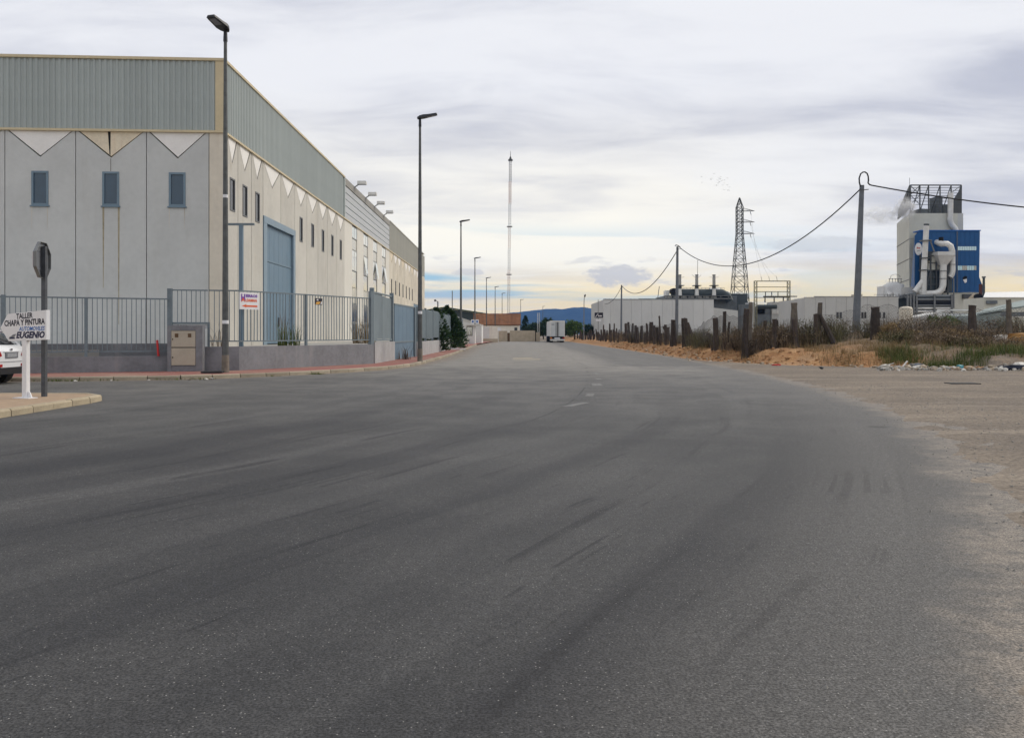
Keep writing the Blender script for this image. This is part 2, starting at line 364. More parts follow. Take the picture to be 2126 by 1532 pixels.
# asphalt: aggregate, worn wheel paths that follow the bend (uv: u across from the right edge, v along), dust at the edge
def make_asphalt():
    m = bpy.data.materials.new('asphalt'); m.use_nodes = True; t = NT(m.node_tree); MAT['asphalt'] = m
    b = t.n['Principled BSDF']; tcn = t.node('ShaderNodeTexCoord'); ob = tcn.outputs['Object']; uv = tcn.outputs['UV']
    u, v, _ = t.sep(uv)
    X, Y, _z = t.sep(ob)
    big = t.noise(ob, 0.16, 4, 0.55)
    med = t.noise(ob, 0.9, 4, 0.6)
    fine = t.noise(ob, 5.0, 4, 0.7)
    base = t.mix(t.sm(big, 0.35, 0.68), (0.031, 0.0313, 0.0325), (0.052, 0.0515, 0.0512))
    base = t.mix(t.math('MULTIPLY', t.sm(med, 0.4, 0.75), 0.35), base, (0.070, 0.0685, 0.066))
    # wheel paths polished dark, strips between them dusty: bands that follow the bend
    wob = t.math('MULTIPLY', t.math('SUBTRACT', t.noise(t.vmul(uv, (0.2, 0.09, 1)), 1.0, 2), 0.5), 1.6)
    ub = t.comb(t.math('ADD', u, wob), t.math('MULTIPLY', v, 0.018), 0.0)
    s1 = t.noise(t.vmul(ub, (0.85, 1, 1)), 1.0, 2, 0.5)
    base = t.mix(t.math('MULTIPLY', t.sm(s1, 0.50, 0.62), 0.75), base, (0.0205, 0.021, 0.0235))
    base = t.mix(t.math('MULTIPLY', t.sm(s1, 0.47, 0.32), 0.45), base, (0.092, 0.0905, 0.088))
    # single tyre marks: thin, broken along their length
    s2 = t.noise(t.vmul(ub, (4.2, 2.0, 1)), 1.0, 2, 0.5)
    brk = t.sm(t.noise(t.vmul(uv, (0.9, 0.30, 1)), 1.0, 3, 0.6), 0.47, 0.60)
    base = t.mix(t.math('MULTIPLY', t.math('MULTIPLY', t.sm(s2, 0.57, 0.63), brk), 0.72), base, (0.012, 0.012, 0.014))
    s4 = t.noise(t.vmul(ub, (9.5, 5.0, 1)), 1.0, 2, 0.5)
    brk2 = t.sm(t.noise(t.vadd(t.vmul(uv, (1.2, 0.5, 1)), (4, 9, 0)), 1.0, 3, 0.6), 0.50, 0.60)
    base = t.mix(t.math('MULTIPLY', t.math('MULTIPLY', t.sm(s4, 0.60, 0.66), brk2), 0.72), base, (0.012, 0.012, 0.014))
    # short scuffs
    s3 = t.noise(t.vmul(uv, (9.0, 1.1, 1)), 1.0, 2, 0.5)
    base = t.mix(t.math('MULTIPLY', t.sm(s3, 0.70, 0.75), 0.6), base, (0.018, 0.018, 0.02))
    base = t.mix(t.math('MULTIPLY', t.sm(t.math('ADD', Y, t.math('MULTIPLY', big, 14.0)), 13.0, 34.0), t.sm(med, 0.3, 0.7, 0.35, 0.75)), base, (0.128, 0.124, 0.117))  # paler with distance: grazing sheen of the road painted into its colour
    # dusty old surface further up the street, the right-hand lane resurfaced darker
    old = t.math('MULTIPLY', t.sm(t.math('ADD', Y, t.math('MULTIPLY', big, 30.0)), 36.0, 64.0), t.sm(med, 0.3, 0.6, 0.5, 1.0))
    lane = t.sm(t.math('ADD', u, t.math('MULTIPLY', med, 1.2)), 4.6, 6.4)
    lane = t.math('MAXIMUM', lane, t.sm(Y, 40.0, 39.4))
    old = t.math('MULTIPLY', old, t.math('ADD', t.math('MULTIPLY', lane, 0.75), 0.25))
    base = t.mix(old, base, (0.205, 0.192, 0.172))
    # dust: thin grey film over the outer lane edge, brown soil right at the edge and along the kerb
    du = t.math('ADD', u, t.math('MULTIPLY', t.math('SUBTRACT', med, 0.5), 1.6))
    base = t.mix(t.math('MULTIPLY', t.sm(du, 2.4, 0.1), 0.55), base, (0.105, 0.100, 0.094))
    film = t.math('MULTIPLY', t.sm(du, 0.50, -0.15), t.sm(fine, 0.35, 0.58, 0.3, 1.0))
    base = t.mix(film, base, (0.185, 0.160, 0.134))
    gut = t.node('ShaderNodeAttribute', attribute_name='gutter').outputs['Fac']
    base = t.mix(t.math('MULTIPLY', t.sm(gut, 0.15, 0.85), t.sm(fine, 0.3, 0.6, 0.35, 0.95)), base, (0.185, 0.150, 0.118))
    # the paver's lengthwise seam, opened in places
    seam = t.sm(t.math('ABSOLUTE', t.math('SUBTRACT', t.math('ADD', u, t.math('MULTIPLY', fine, 0.10)), 6.35)), 0.030, 0.010)
    seam = t.math('MULTIPLY', seam, t.sm(t.noise(t.vmul(uv, (0.2, 0.35, 1)), 1.0, 3), 0.42, 0.55))
    base = t.mix(t.math('MULTIPLY', seam, 0.75), base, (0.016, 0.016, 0.016))
    # oil spots
    oil = t.math('MULTIPLY', t.sm(t.voro(ob, 0.45), 0.10, 0.05), t.sm(t.noise(ob, 0.3, 2), 0.52, 0.6))
    base = t.mix(t.math('MULTIPLY', oil, 0.6), base, (0.02, 0.02, 0.02))
    # aggregate: dark binder, scattered pale chippings
    ag = t.noise(ob, 75.0, 2, 0.75); ag2 = t.noise(ob, 17.0, 3, 0.7)
    base = t.mix(1.0, base, t.mix(t.sm(ag, 0.32, 0.70), (0.40, 0.40, 0.40), (1.8, 1.8, 1.8)), 'MULTIPLY')
    base = t.mix(1.0, base, t.mix(t.sm(ag2, 0.32, 0.70), (0.80, 0.80, 0.80), (1.22, 1.22, 1.22)), 'MULTIPLY')
    vn = t.node('ShaderNodeTexVoronoi'); t.put(vn.inputs['Vector'], ob); vn.inputs['Scale'].default_value = 55.0
    chip = t.math('MULTIPLY', t.sm(vn.outputs['Distance'], 0.24, 0.16), t.math('GREATER_THAN', t.sep(vn.outputs['Color'])[0], 0.86))
    base = t.mix(t.math('MULTIPLY', chip, t.sm(med, 0.3, 0.6, 0.25, 0.85)), base, (0.36, 0.35, 0.33))
    t.put(b.inputs['Base Color'], base)
    b.inputs['Roughness'].default_value = 0.70; b.inputs['Specular IOR Level'].default_value = 0.30
    h = t.math('ADD', t.math('MULTIPLY', ag, 0.6), t.math('MULTIPLY', chip, 0.4))
    t.put(b.inputs['Normal'], t.bump(h, 0.35, 0.012))
make_asphalt()

# soil: attribute "orange" says how much it is the fresh orange bank
def make_soil():
    m = bpy.data.materials.new('soil'); m.use_nodes = True; t = NT(m.node_tree); MAT['soil'] = m
    b = t.n['Principled BSDF']; tcn = t.node('ShaderNodeTexCoord'); ob = tcn.outputs['Object']
    a = t.node('ShaderNodeAttribute', attribute_name='orange').outputs['Fac']
    big = t.noise(ob, 0.30, 4, 0.6); med = t.noise(ob, 1.7, 5, 0.65); fine = t.noise(ob, 14.0, 4, 0.7)
    flat = t.mix(t.sm(big, 0.3, 0.7), (0.168, 0.143, 0.120), (0.225, 0.188, 0.150))
    trk = t.noise(t.vmul(t.vadd(ob, (0, 0, 0)), (0.10, 0.9, 1)), 1.0, 4, 0.6, 0.4)
    flat = t.mix(t.math('MULTIPLY', t.sm(trk, 0.5, 0.66), 0.6), flat, (0.30, 0.255, 0.205))
    flat = t.mix(t.math('MULTIPLY', t.sm(med, 0.55, 0.75), 0.55), flat, (0.11, 0.10, 0.09))
    bank = t.mix(t.sm(med, 0.3, 0.72), (0.27, 0.132, 0.058), (0.43, 0.255, 0.125))
    bank = t.mix(t.math('MULTIPLY', t.sm(big, 0.5, 0.7), 0.6), bank, (0.33, 0.245, 0.165))
    cc = t.mix(t.sm(t.math('ADD', a, t.math('MULTIPLY', t.math('SUBTRACT', med, 0.5), 0.5)), 0.3, 0.7), flat, bank)
    sc_ = t.node('ShaderNodeAttribute', attribute_name='scrub').outputs['Fac']
    cc = t.mix(t.math('MULTIPLY', sc_, t.sm(med, 0.3, 0.65, 0.5, 1.0)), cc, (0.155, 0.112, 0.072))
    cc = t.mix(1.0, cc, t.mix(t.sm(fine, 0.3, 0.7), (0.72, 0.72, 0.72), (1.24, 1.24, 1.24)), 'MULTIPLY')
    vn = t.node('ShaderNodeTexVoronoi'); t.put(vn.inputs['Vector'], ob); vn.inputs['Scale'].default_value = 9.0
    peb = t.math('MULTIPLY', t.sm(vn.outputs['Distance'], 0.22, 0.15), t.math('GREATER_THAN', t.sep(vn.outputs['Color'])[0], 0.80))
    dark = t.math('GREATER_THAN', t.sep(vn.outputs['Color'])[1], 0.5)
    cc = t.mix(t.math('MULTIPLY', peb, 0.75), cc, t.mix(dark, (0.09, 0.08, 0.07), (0.46, 0.42, 0.36)))
    t.put(b.inputs['Base Color'], cc); b.inputs['Roughness'].default_value = 0.95; b.inputs['Specular IOR Level'].default_value = 0.15
    h = t.math('ADD', t.math('ADD', t.math('MULTIPLY', med, 0.6), t.math('MULTIPLY', fine, 0.3)), t.math('MULTIPLY', peb, 0.2))
    t.put(b.inputs['Normal'], t.bump(h, 0.9, 0.10))
make_soil()
def make_pavement(name, c1, c2, joint, mortar):
    m = bpy.data.materials.new(name); m.use_nodes = True; t = NT(m.node_tree); MAT[name] = m
    b = t.n['Principled BSDF']; tcn = t.node('ShaderNodeTexCoord'); ob = tcn.outputs['Object']
    br = t.node('ShaderNodeTexBrick', offset=0.5); t.put(br.inputs['Vector'], ob)
    br.inputs['Scale'].default_value = 1.0; br.inputs['Brick Width'].default_value = 0.2; br.inputs['Row Height'].default_value = 0.1
    br.inputs['Mortar Size'].default_value = mortar
    br.inputs['Color1'].default_value = col4(c1); br.inputs['Color2'].default_value = col4(c2); br.inputs['Mortar'].default_value = col4(joint)
    n = t.noise(ob, 0.5, 4, 0.6); f = t.noise(ob, 5, 4, 0.6)
    cc = t.mix(t.math('MULTIPLY', t.sm(n, 0.45, 0.7), 0.55), br.outputs['Color'], (0.33, 0.24, 0.175))
    cc = t.mix(1.0, cc, t.mix(f, (0.7, 0.7, 0.7), (1.3, 1.3, 1.3)), 'MULTIPLY')
    t.put(b.inputs['Base Color'], cc); b.inputs['Roughness'].default_value = 0.9
    t.put(b.inputs['Normal'], t.bump(br.outputs['Fac'], -0.3, 0.01))
make_pavement('pave_red', (0.30, 0.105, 0.085), (0.255, 0.085, 0.07), (0.17, 0.10, 0.08), 0.008)
make_pavement('pave_tan', (0.33, 0.235, 0.15), (0.37, 0.26, 0.17), (0.27, 0.2, 0.14), 0.006)
def make_tiles():
    m = bpy.data.materials.new('roof_tiles'); m.use_nodes = True; t = NT(m.node_tree); MAT['roof_tiles'] = m
    b = t.n['Principled BSDF']; tcn = t.node('ShaderNodeTexCoord'); ob = tcn.outputs['Object']
    n = t.noise(ob, 0.35, 5, 0.65); f = t.noise(t.vmul(ob, (1, 1, 2.5)), 2.0, 4, 0.7)
    cc = t.mix(t.sm(n, 0.35, 0.65), (0.20, 0.085, 0.038), (0.30, 0.135, 0.06))
    cc = t.mix(t.math('MULTIPLY', t.sm(f, 0.45, 0.7), 0.6), cc, (0.13, 0.075, 0.045))
    t.put(b.inputs['Base Color'], cc); b.inputs['Roughness'].default_value = 0.9
make_tiles()
# ------------------------------------------------------------------ ground, road, verge, pavements
def ss(x, a, b):
    t = max(0.0, min(1.0, (x - a) / (b - a))); return t * t * (3 - 2 * t)
def interp(tab, y):
    if y <= tab[0][0]: (a, b), (c_, d) = tab[0], tab[1]; return b + (y - a) * (d - b) / (c_ - a)
    for (a, b), (c_, d) in zip(tab, tab[1:]):
        if y <= c_: return b + (y - a) * (d - b) / (c_ - a)
    return tab[-1][1]
EDGE = [(-8, -4.9), (0, 0.05), (3.2, 1.95), (6.6, 3.75), (9.3, 5.0), (14.3, 6.75), (18, 7.55), (22.4, 8.2), (30, 9.0), (38.7, 9.65), (63.6, 10.3), (140, 10.8), (180, 11)]
def edge_x(y):
    return (interp(EDGE, y - 1.2) + interp(EDGE, y) + interp(EDGE, y + 1.2)) / 3
FRONT = [Vector(p) for p in ((11.0, 300), (11.0, 63), (11.2, 48), (13, 41.5), (16, 38.6), (20, 36.8), (90, 34))]
def front_dist(x, y):
    p = Vector((x, y)); best = 1e9; sg = 1
    for a, b in zip(FRONT, FRONT[1:]):
        d = b - a; t = max(0, min(1, (p - a).dot(d) / d.length_squared)); q = a + d * t
        r = (p - q).length
        if r < best:
            best = r; sg = 1 if d.x * (p.y - a.y) - d.y * (p.x - a.x) > 0 else -1
    return best * sg
def N3(x, y, z=0.0): return mnoise.noise((x, y, z))
def terr(x, y):
    df = front_dist(x, y) + N3(x * .5, y * .5, 3) * .5
    z = ss(df, 0, 1.9) * .56 + ss(df, 1.5, 9) * .52 * ss(x, 12.5, 17)
    z += ss(df, -.2, 1.0) * (N3(x * .7, y * .7) * .22 + N3(x * 2.1, y * 2.1, 5) * .15 + N3(x * 5, y * 5, 9) * .055)
    z += .55 * math.exp(-((x - 22.9) ** 2 + (y - 56.5) ** 2) / 2.2) + .25 * math.exp(-((x - 22.3) ** 2 + (y - 53) ** 2) / 3)
    return z
def verge_z(x, y):
    de = (x - edge_x(y)) * .85
    z = -.028 + ss(de, -.9, .9) * .042 + N3(x * 1.3, y * 1.3, 1) * .018 + N3(x * 4.5, y * 4.5, 2) * .012
    return z + terr(x, y)

def grid_mesh(name, rows, fz, uvf=None, attr=None):
    """rows: list of (list of x, y)"""
    vs = []; nc = len(rows[0][0])
    for xs, y in rows:
        for x in xs: vs.append((x, y, fz(x, y)))
    fs = [(r*nc + k, r*nc + k + 1, (r+1)*nc + k + 1, (r+1)*nc + k) for r in range(len(rows)-1) for k in range(nc-1)]
    me = bpy.data.meshes.new(name); me.from_pydata(vs, [], fs)
    me.polygons.foreach_set('use_smooth', [True] * len(fs))
    if uvf:
        uvl = me.uv_layers.new(name='UVMap'); pv = [uvf(v[0], v[1]) for v in vs]
        flat = []
        for f in fs:
            for i in f: flat.extend(pv[i])
        uvl.data.foreach_set('uv', flat)
    if attr:
        for an, af in attr:
            at_ = me.attributes.new(an, 'FLOAT', 'POINT')
            at_.data.foreach_set('value', [af(v[0], v[1]) for v in vs])
    me.update(); return me
def frange(a, b, st):
    o = []; x = a
    while x < b - 1e-6: o.append(x); x += st
    return o

g = MB(); g.add([(-4500, -300, -.06), (4500, -300, -.06), (4500, 7200, -.06), (-4500, 7200, -.06)], [(0, 1, 2, 3)])
struct('ground', g, 'soil')
ARC = [0.0]
_ys = frange(-8, 182, .5)
for a, b in zip(_ys, _ys[1:]): ARC.append(ARC[-1] + math.hypot(b - a, edge_x(b) - edge_x(a)))
def arc_len(y):
    i = max(0, min(len(ARC) - 2, int((y + 8) / .5))); return ARC[i] + (y + 8 - i * .5)
def road_uv(x, y):
    sl = (edge_x(y + .5) - edge_x(y - .5)); cth = 1 / math.sqrt(1 + sl * sl)
    return ((edge_x(y) - x) * cth, arc_len(y) - (edge_x(y) - x) * sl * cth)
KERB = [Vector(p) for p in ((-60, 25.1), (-32, 26.1), (-25, 26.4), (-20, 26.62), (-15.9, 26.9), (-11.5, 27.9), (-9.7, 29.0), (-7.4, 31.8), (-5.6, 35.1), (-4.75, 38.6), (-4.45, 42.5), (-4.15, 59), (-4.35, 85), (-4.5, 111), (-3.4, 148), (-2.5, 172))]
def kerb_dist(x, y):
    p = Vector((x, y)); best = 99.0
    for a, b in zip(KERB, KERB[1:]):
        d = b - a; t = max(0, min(1, (p - a).dot(d) / d.length_squared)); best = min(best, (p - a - d*t).length)
    return best
rows = [(frange(-80, -30, 4) + frange(-30, 16.1, .6), y) for y in frange(-8, 60, .6) + frange(60, 175, 2.5)]
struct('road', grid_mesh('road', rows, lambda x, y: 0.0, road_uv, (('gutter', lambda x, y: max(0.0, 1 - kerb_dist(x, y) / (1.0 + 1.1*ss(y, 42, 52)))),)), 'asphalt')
offs = frange(0, 4, .2) + frange(4, 20, .36) + [20, 21, 22, 23.5, 25, 27, 29, 32, 36, 40, 46, 54, 64, 78]
rows = []
for y in frange(-6, 36, .32) + frange(36, 62, .36) + frange(62, 110, 1.0) + frange(110, 260, 6):
    e = edge_x(y) - 1.6
    rows.append(([e + o for o in offs], y))
struct('dirt_verge', grid_mesh('dirt_verge', rows, verge_z, None,
       (('orange', lambda x, y: ss(front_dist(x, y) + N3(x, y, 4) * .4, -1.3, .2) * (1 - .62 * ss(x, 15.5, 20))),
        ('scrub', lambda x, y: ss(front_dist(x, y) + N3(x*.8, y*.8, 8) * 1.2, .6, 2.2) * ss(x + N3(x*.5, y*.5, 6) * 1.5, 14.5, 18) * .9 + .7*ss(x, 12.9, 13.8)*ss(y, 44, 47)*(1 - ss(x, 16, 18))))), 'soil')

# resurfaced strips and the sandy trench cover
def sheet(name, pts, z, m, kind='structure'):
    b = MB(); b.add([(x, y, z) for x, y in pts], [tuple(range(len(pts)))]); return struct(name, b, m, kind)
def fr(px, py): Y = CAM_H * FPX / (py - HY); return (at(px, Y), Y)
jag = lambda pts: [(x + rng.uniform(-.06, .06), y + rng.uniform(-.1, .1)) for x, y in pts]
for k, (px, py, wd, dp) in enumerate(((1092, 746.3, 1.55, .45), (1085, 743.2, 1.2, .4))):
    x, y = fr(px, py); sheet('trench_cover', jag([(x - wd/2, y - dp), (x + wd/2, y - dp), (x + wd/2 + .1, y + dp), (x - wd/2 + .1, y + dp)]), .009, 'cover_sand')
# worn centre-line dashes
for k, (px, py, L, wd, an) in enumerate(((1225, 762, 1.5, .13, 25), (1240, 776, 1.1, .26, 8), (1243, 787, .7, .2, 4), (1239, 799, 1.1, .28, -4), (1224, 820, .8, .16, -14), (1196, 840, 1.1, .14, -24))):
    x, y = fr(px, py); dx_, dy_ = -math.sin(R(an)), math.cos(R(an))
    q = [(x + dx_*L*a + dy_*wd*b_, y + dy_*L*a - dx_*wd*b_) for a, b_ in ((-.5, -.5), (-.5, .5), (.5, .5), (.5, -.5))]
    sheet('road_marking', jag(q), .006, 'line_paint')

# far pavement with kerb stones
def catmull(P, n=8):
    out = []
    for i in range(len(P) - 1):
        p0, p1, p2, p3 = P[max(i-1, 0)], P[i], P[i+1], P[min(i+2, len(P)-1)]
        for k in range(n):
            t = k / n
            out.append(.5 * ((2*p1) + (p2-p0)*t + (2*p0 - 5*p1 + 4*p2 - p3)*t*t + (3*p1 - p0 - 3*p2 + p3)*t**3))
    return out + [P[-1]]
def resample(P, st):
    out = [P[0]]; acc = 0
    for a, b in zip(P, P[1:]):
        L = (b - a).length; pos = st - acc
        while pos <= L: out.append(a + (b - a) * (pos / L)); pos += st
        acc = (acc + L) % st
    return out
def offset_line(P, o):
    res = []
    for i, p in enumerate(P):
        d = (P[min(i+1, len(P)-1)] - P[max(i-1, 0)]).normalized(); res.append(p + Vector((-d.y, d.x)) * o)
    return res
def kerb_mesh(L, m, h=.15, wd=.16):
    b = MB(); e = .012; hl = L/2 - .013
    pts = [(-wd/2, 0), (wd/2 - .0, 0), (wd/2 - .005, h - .035), (wd/2 - .035, h), (-wd/2, h)]
    b.prism([(-hl, -p[0], p[1]) for p in pts], (2*hl, 0, 0))
    me = b.mesh('kerb_stone'); me.materials.append(MAT[m]); return me
def lay_kerb(P, st, m, parent, nm='kerb_stone'):
    q = resample(P, st); me = kerb_mesh(st, m)
    for a, b in zip(q, q[1:]):
        if (b - a).length < st*.5: continue
        o = link(bpy.data.objects.new(nm, me)); d = b - a; mid = (a + b) / 2
        o.parent = parent; o.location = (mid.x, mid.y, -.012 + rng.uniform(-.006, .004))
        o.rotation_euler = (rng.uniform(-.02, .02), 0, math.atan2(d.y, d.x) + rng.uniform(-.012, .012))
KL = catmull(KERB, 8)
inner = offset_line(KL, .155)
b = MB(); b.add([(p.x, p.y, .132) for p in inner] + [(-60, 172, .132)], [tuple(range(len(inner) + 1))])
pav = struct('pavement', b, 'pave_red')
lay_kerb(offset_line([p for p in KL if p.x > -30 and p.y < 112], .08), 1.0, 'kerb_far', pav)
# near pavement corner
NK = [Vector(p) for p in ((-8.9, -6), (-9.0, 6), (-9.1, 13), (-9.1, 17.6), (-9.12, 18.9), (-9.45, 19.65), (-10.4, 19.87), (-11.8, 19.88), (-13.2, 19.88), (-16, 19.8), (-20, 19.7), (-28, 19.4), (-40, 19.0))]
NKL = catmull(NK, 8)
inn = offset_line(NKL, .155)
b = MB(); b.add([(p.x, p.y, .128) for p in inn] + [(-40, -6, .128)], [tuple(range(len(inn) + 1))])
pav2 = struct('pavement_near', b, 'pave_tan')
lay_kerb(offset_line(NKL, .08), .72, 'kerb', pav2)

# ------------------------------------------------------------------ frames for facades and fences
class Fr:
    def __init__(s, o, d):
        s.o = Vector((o[0], o[1], 0)); s.d = Vector((d[0], d[1], 0)).normalized(); s.n = Vector((s.d.y, -s.d.x, 0))
    def p(s, a, out, z): return s.o + s.d * a + s.n * out + Vector((0, 0, z))
    def box(s, mb, s0, s1, o0, o1, z0, z1):
        return mb.obox(s.p((s0+s1)/2, (o0+o1)/2, (z0+z1)/2), s.d*((s1-s0)/2), s.n*(-(o1-o0)/2), Vector((0,0,(z1-z0)/2)))
    def poly(s, mb, pts, o0, o1): return mb.prism([s.p(a, o0, z) for a, z in pts], s.n*(o1-o0))
    def ang(s): return math.atan2(s.d.y, s.d.x)
    def s_at(s, px):     # distance along the frame where picture column px crosses it
        k = (px - CX) / FPX
        return (k * s.o.y - s.o.x) / (s.d.x - k * s.d.y)
def ribbed(width, z0, z1, n, depth=.042):
    b = MB(); p = width / n; vs = []
    for i in range(n):
        for a, o in ((0, 0), (.36, 0), (.50, 1), (.86, 1)): vs.append(((i + a) * p, -o * depth))
    vs.append((width - .002, 0))
    m = len(vs); b.add([(x, y, z) for z in (z0, z1) for x, y in vs], [(i, i+1, m+i+1, m+i) for i in range(m-1)])
    return b
def place(name, me, F, s, out, z, parent):
    o = link(bpy.data.objects.new(name, me)); o.parent = parent
    p = F.p(s, out, z); org = ORG.get(parent.name, Vector((0,0,0)))
    o.location = p - Vector(org); o.rotation_euler = (0, 0, F.ang())
    if name == 'bar': o.rotation_euler = (rng.uniform(-.006, .006), rng.uniform(-.004, .004), F.ang() + rng.uniform(-.2, .2))
    return o

# ------------------------------------------------------------------ the warehouse
YARD = .92; ZB = 10.38; ZT = 13.62
CORN = (-12.78, 38.0)
FF = Fr(CORN, (.9982, .06)); FR = Fr(CORN, (-.0073, 1))
WH = wthing('warehouse', 'long precast concrete warehouse with ribbed grey metal upper walls and blue doors', 'warehouse', (-12.78, 38, YARD))
def window(F, s0, s1, z0, z1, fm, gm, parent=None, out=.025, mull=False, fw=.09, rec=.05):
    b = MB()
    F.box(b, s0, s0+fw, -.12, out, z0, z1); F.box(b, s1-fw, s1, -.12, out, z0, z1)
    F.box(b, s0+fw, s1-fw, -.12, out-.002, z0, z0+fw); F.box(b, s0+fw, s1-fw, -.12, out-.002, z1-fw, z1)
    if mull: F.box(b, (s0+s1)/2-.03, (s0+s1)/2+.03, -.12, out-.006, z0+fw, z1-fw)
    w_ = part('window', b, fm, parent or WH)
    pb = MB(); F.box(pb, s0+fw, s1-fw, -.10, out-rec, z0+fw, z1-fw); part('pane', pb, gm, w_)
    return w_
def panel(F, s0, s1, body, inset, win=None, zlow=YARD, tri=1.15, gap=.03):
    gap = .018 if F is FF else gap
    a, c_ = s0 + gap, s1 - gap; mid = (a + c_) / 2; pk = .10
    def top(s):
        if s <= a + pk or s >= c_ - pk: return ZB
        return ZB - tri * (1 - abs(s - mid) / (mid - a - pk))
    cuts = sorted(set([a, a + pk, mid, c_ - pk, c_] + ([win[0], win[1]] if win else [])))
    b = MB()
    for u, v in zip(cuts, cuts[1:]):
        if win and u >= win[0] - 1e-6 and v <= win[1] + 1e-6:
            F.box(b, u, v, -.16, 0, zlow, win[2]); F.poly(b, [(u, win[3]), (v, win[3]), (v, top(v)), (u, top(u))], -.16, 0)
        else:
            F.poly(b, [(u, zlow), (v, zlow), (v, top(v)), (u, top(u))], -.16, 0)
    p_ = part('panel', b, body, WH)
    t = MB(); j = .05 if F is FF else .085
    F.poly(t, [(a + pk + j*1.3, ZB), (mid, ZB - tri + j*1.5), (c_ - pk - j*1.3, ZB)], -.14, -.012)
    part('triangle_inset', t, inset, p_)
    return p_
S4C = FR.s_at(880) - .25
core = MB()
FR.box(core, 0.2, S4C, -14, -.17, YARD - .5, ZT - .35); FF.box(core, -15.3, -.2, -2, -.17, YARD - .5, ZT - .35)
part('core', core, 'joint', WH)
# front: panels, windows
sf = [FF.s_at(px) for px in (434, 304, 157, 10)]
sf += [sf[-1] - 3.0, sf[-1] - 6.0]
for i, (s1, s0) in enumerate(zip(sf, sf[1:])):
    mid = {0: FF.s_at(368), 1: FF.s_at(230), 2: FF.s_at(83)}.get(i, (s0 + s1) / 2)
    win = (mid - .36, mid + .36, 7.12, 8.62)
    panel(FF, s0, s1, 'panel_grey', 'inset_rust' if i == 1 else 'inset_white', win)
    wf = window(FF, *win, 'frame_blue', 'glass_blue')
    sl = MB(); FF.box(sl, win[0] - .05, win[1] + .05, -.1, .07, win[2] - .06, win[2] - .002); part('sill', sl, 'frame_blue', wf)
    if i < 3:
        for e in (-.36, .30):
            st = MB(); z1 = 7.12; L = (3.6, 5.2)[e > 0] if i == 1 else 1.0
            wd = .085 if i == 1 else .03
            FF.poly(st, [(mid + e, z1), (mid + e + wd, z1), (mid + e + wd*.6, z1 - L), (mid + e + wd*.35, z1 - L)], -.001, .003)
            part('rust_streak', st, 'stain' if i == 1 else 'panel_old', WH)
    if i == 1:
        st = MB(); FF.poly(st, [(mid - .13, ZB), (mid - .01, ZB), (mid - .02, 9.33), (mid - .06, 9.4)], -.012, -.008); part('water_stain', st, 'black', WH)
        st = MB(); FF.poly(st, [(mid - .012, 9.2), (mid + .012, 9.2), (mid + .012, 8.64), (mid - .012, 8.64)], -.001, .003); part('crack', st, 'joint', WH)
pil = MB(); FF.box(pil, sf[0] + .02, .02, -.5, .02, YARD, ZB); FR.box(pil, .021, .35, -.3, .015, YARD, ZB); part('corner_pilaster', pil, 'corner_cream', WH)
# side: first block
pk = [470, 494, 522, 546, 583, 612, 637, 660, 680, 699, 715]
sr = [FR.s_at(px) for px in pk]; sr[0] = .37
D0, D1, DT = FR.s_at(549), FR.s_at(610), 7.55
for i, (s0, s1) in enumerate(zip(sr, sr[1:])):
    mid = (s0 + s1) / 2
    if i in (3, 4):
        panel(FR, s0, s1, 'panel_cream', 'inset_white', None, DT + .05)
    else:
        win = (mid - .36, mid + .36, 7.1, 8.6)
        panel(FR, s0, s1, 'panel_cream', 'inset_white', win); window(FR, *win, 'frame_dark', 'glass_dark', fw=.07)
dr = MB(); FR.box(dr, sr[3] + .02, D0 + .35, -.16, .05, YARD, DT); FR.box(dr, D1 - .25, sr[5] - .02, -.16, .05, YARD, DT); FR.box(dr, sr[3] + .02, sr[5] - .02, -.16, .06, DT - .30, DT + .045)
door = part('door_frame', dr, 'frame_light', WH)
nl = 6; wl = (D1 - .25 - D0 - .35) / nl
for i in range(nl):
    for z0, z1 in ((YARD + .05, 5.30), (5.42, DT - .31)):
        lb = MB(); FR.box(lb, D0 + .36 + i*wl, D0 + .34 + (i+1)*wl, -.30, -.10, z0, z1); part('door_leaf', lb, 'door_blue', door)
for hs in (D0 + .36 + 3*wl - .12, D0 + .36 + 3*wl + .06):
    lb = MB(); FR.box(lb, hs, hs + .06, -.10, -.03, 1.9, 2.4); part('handle', lb, 'frame_dark', door)
lb = MB(); FR.box(lb, D0 + .35, D1 - .25, -.30, -.07, 5.31, 5.41); part('transom', lb, 'frame_blue', door)
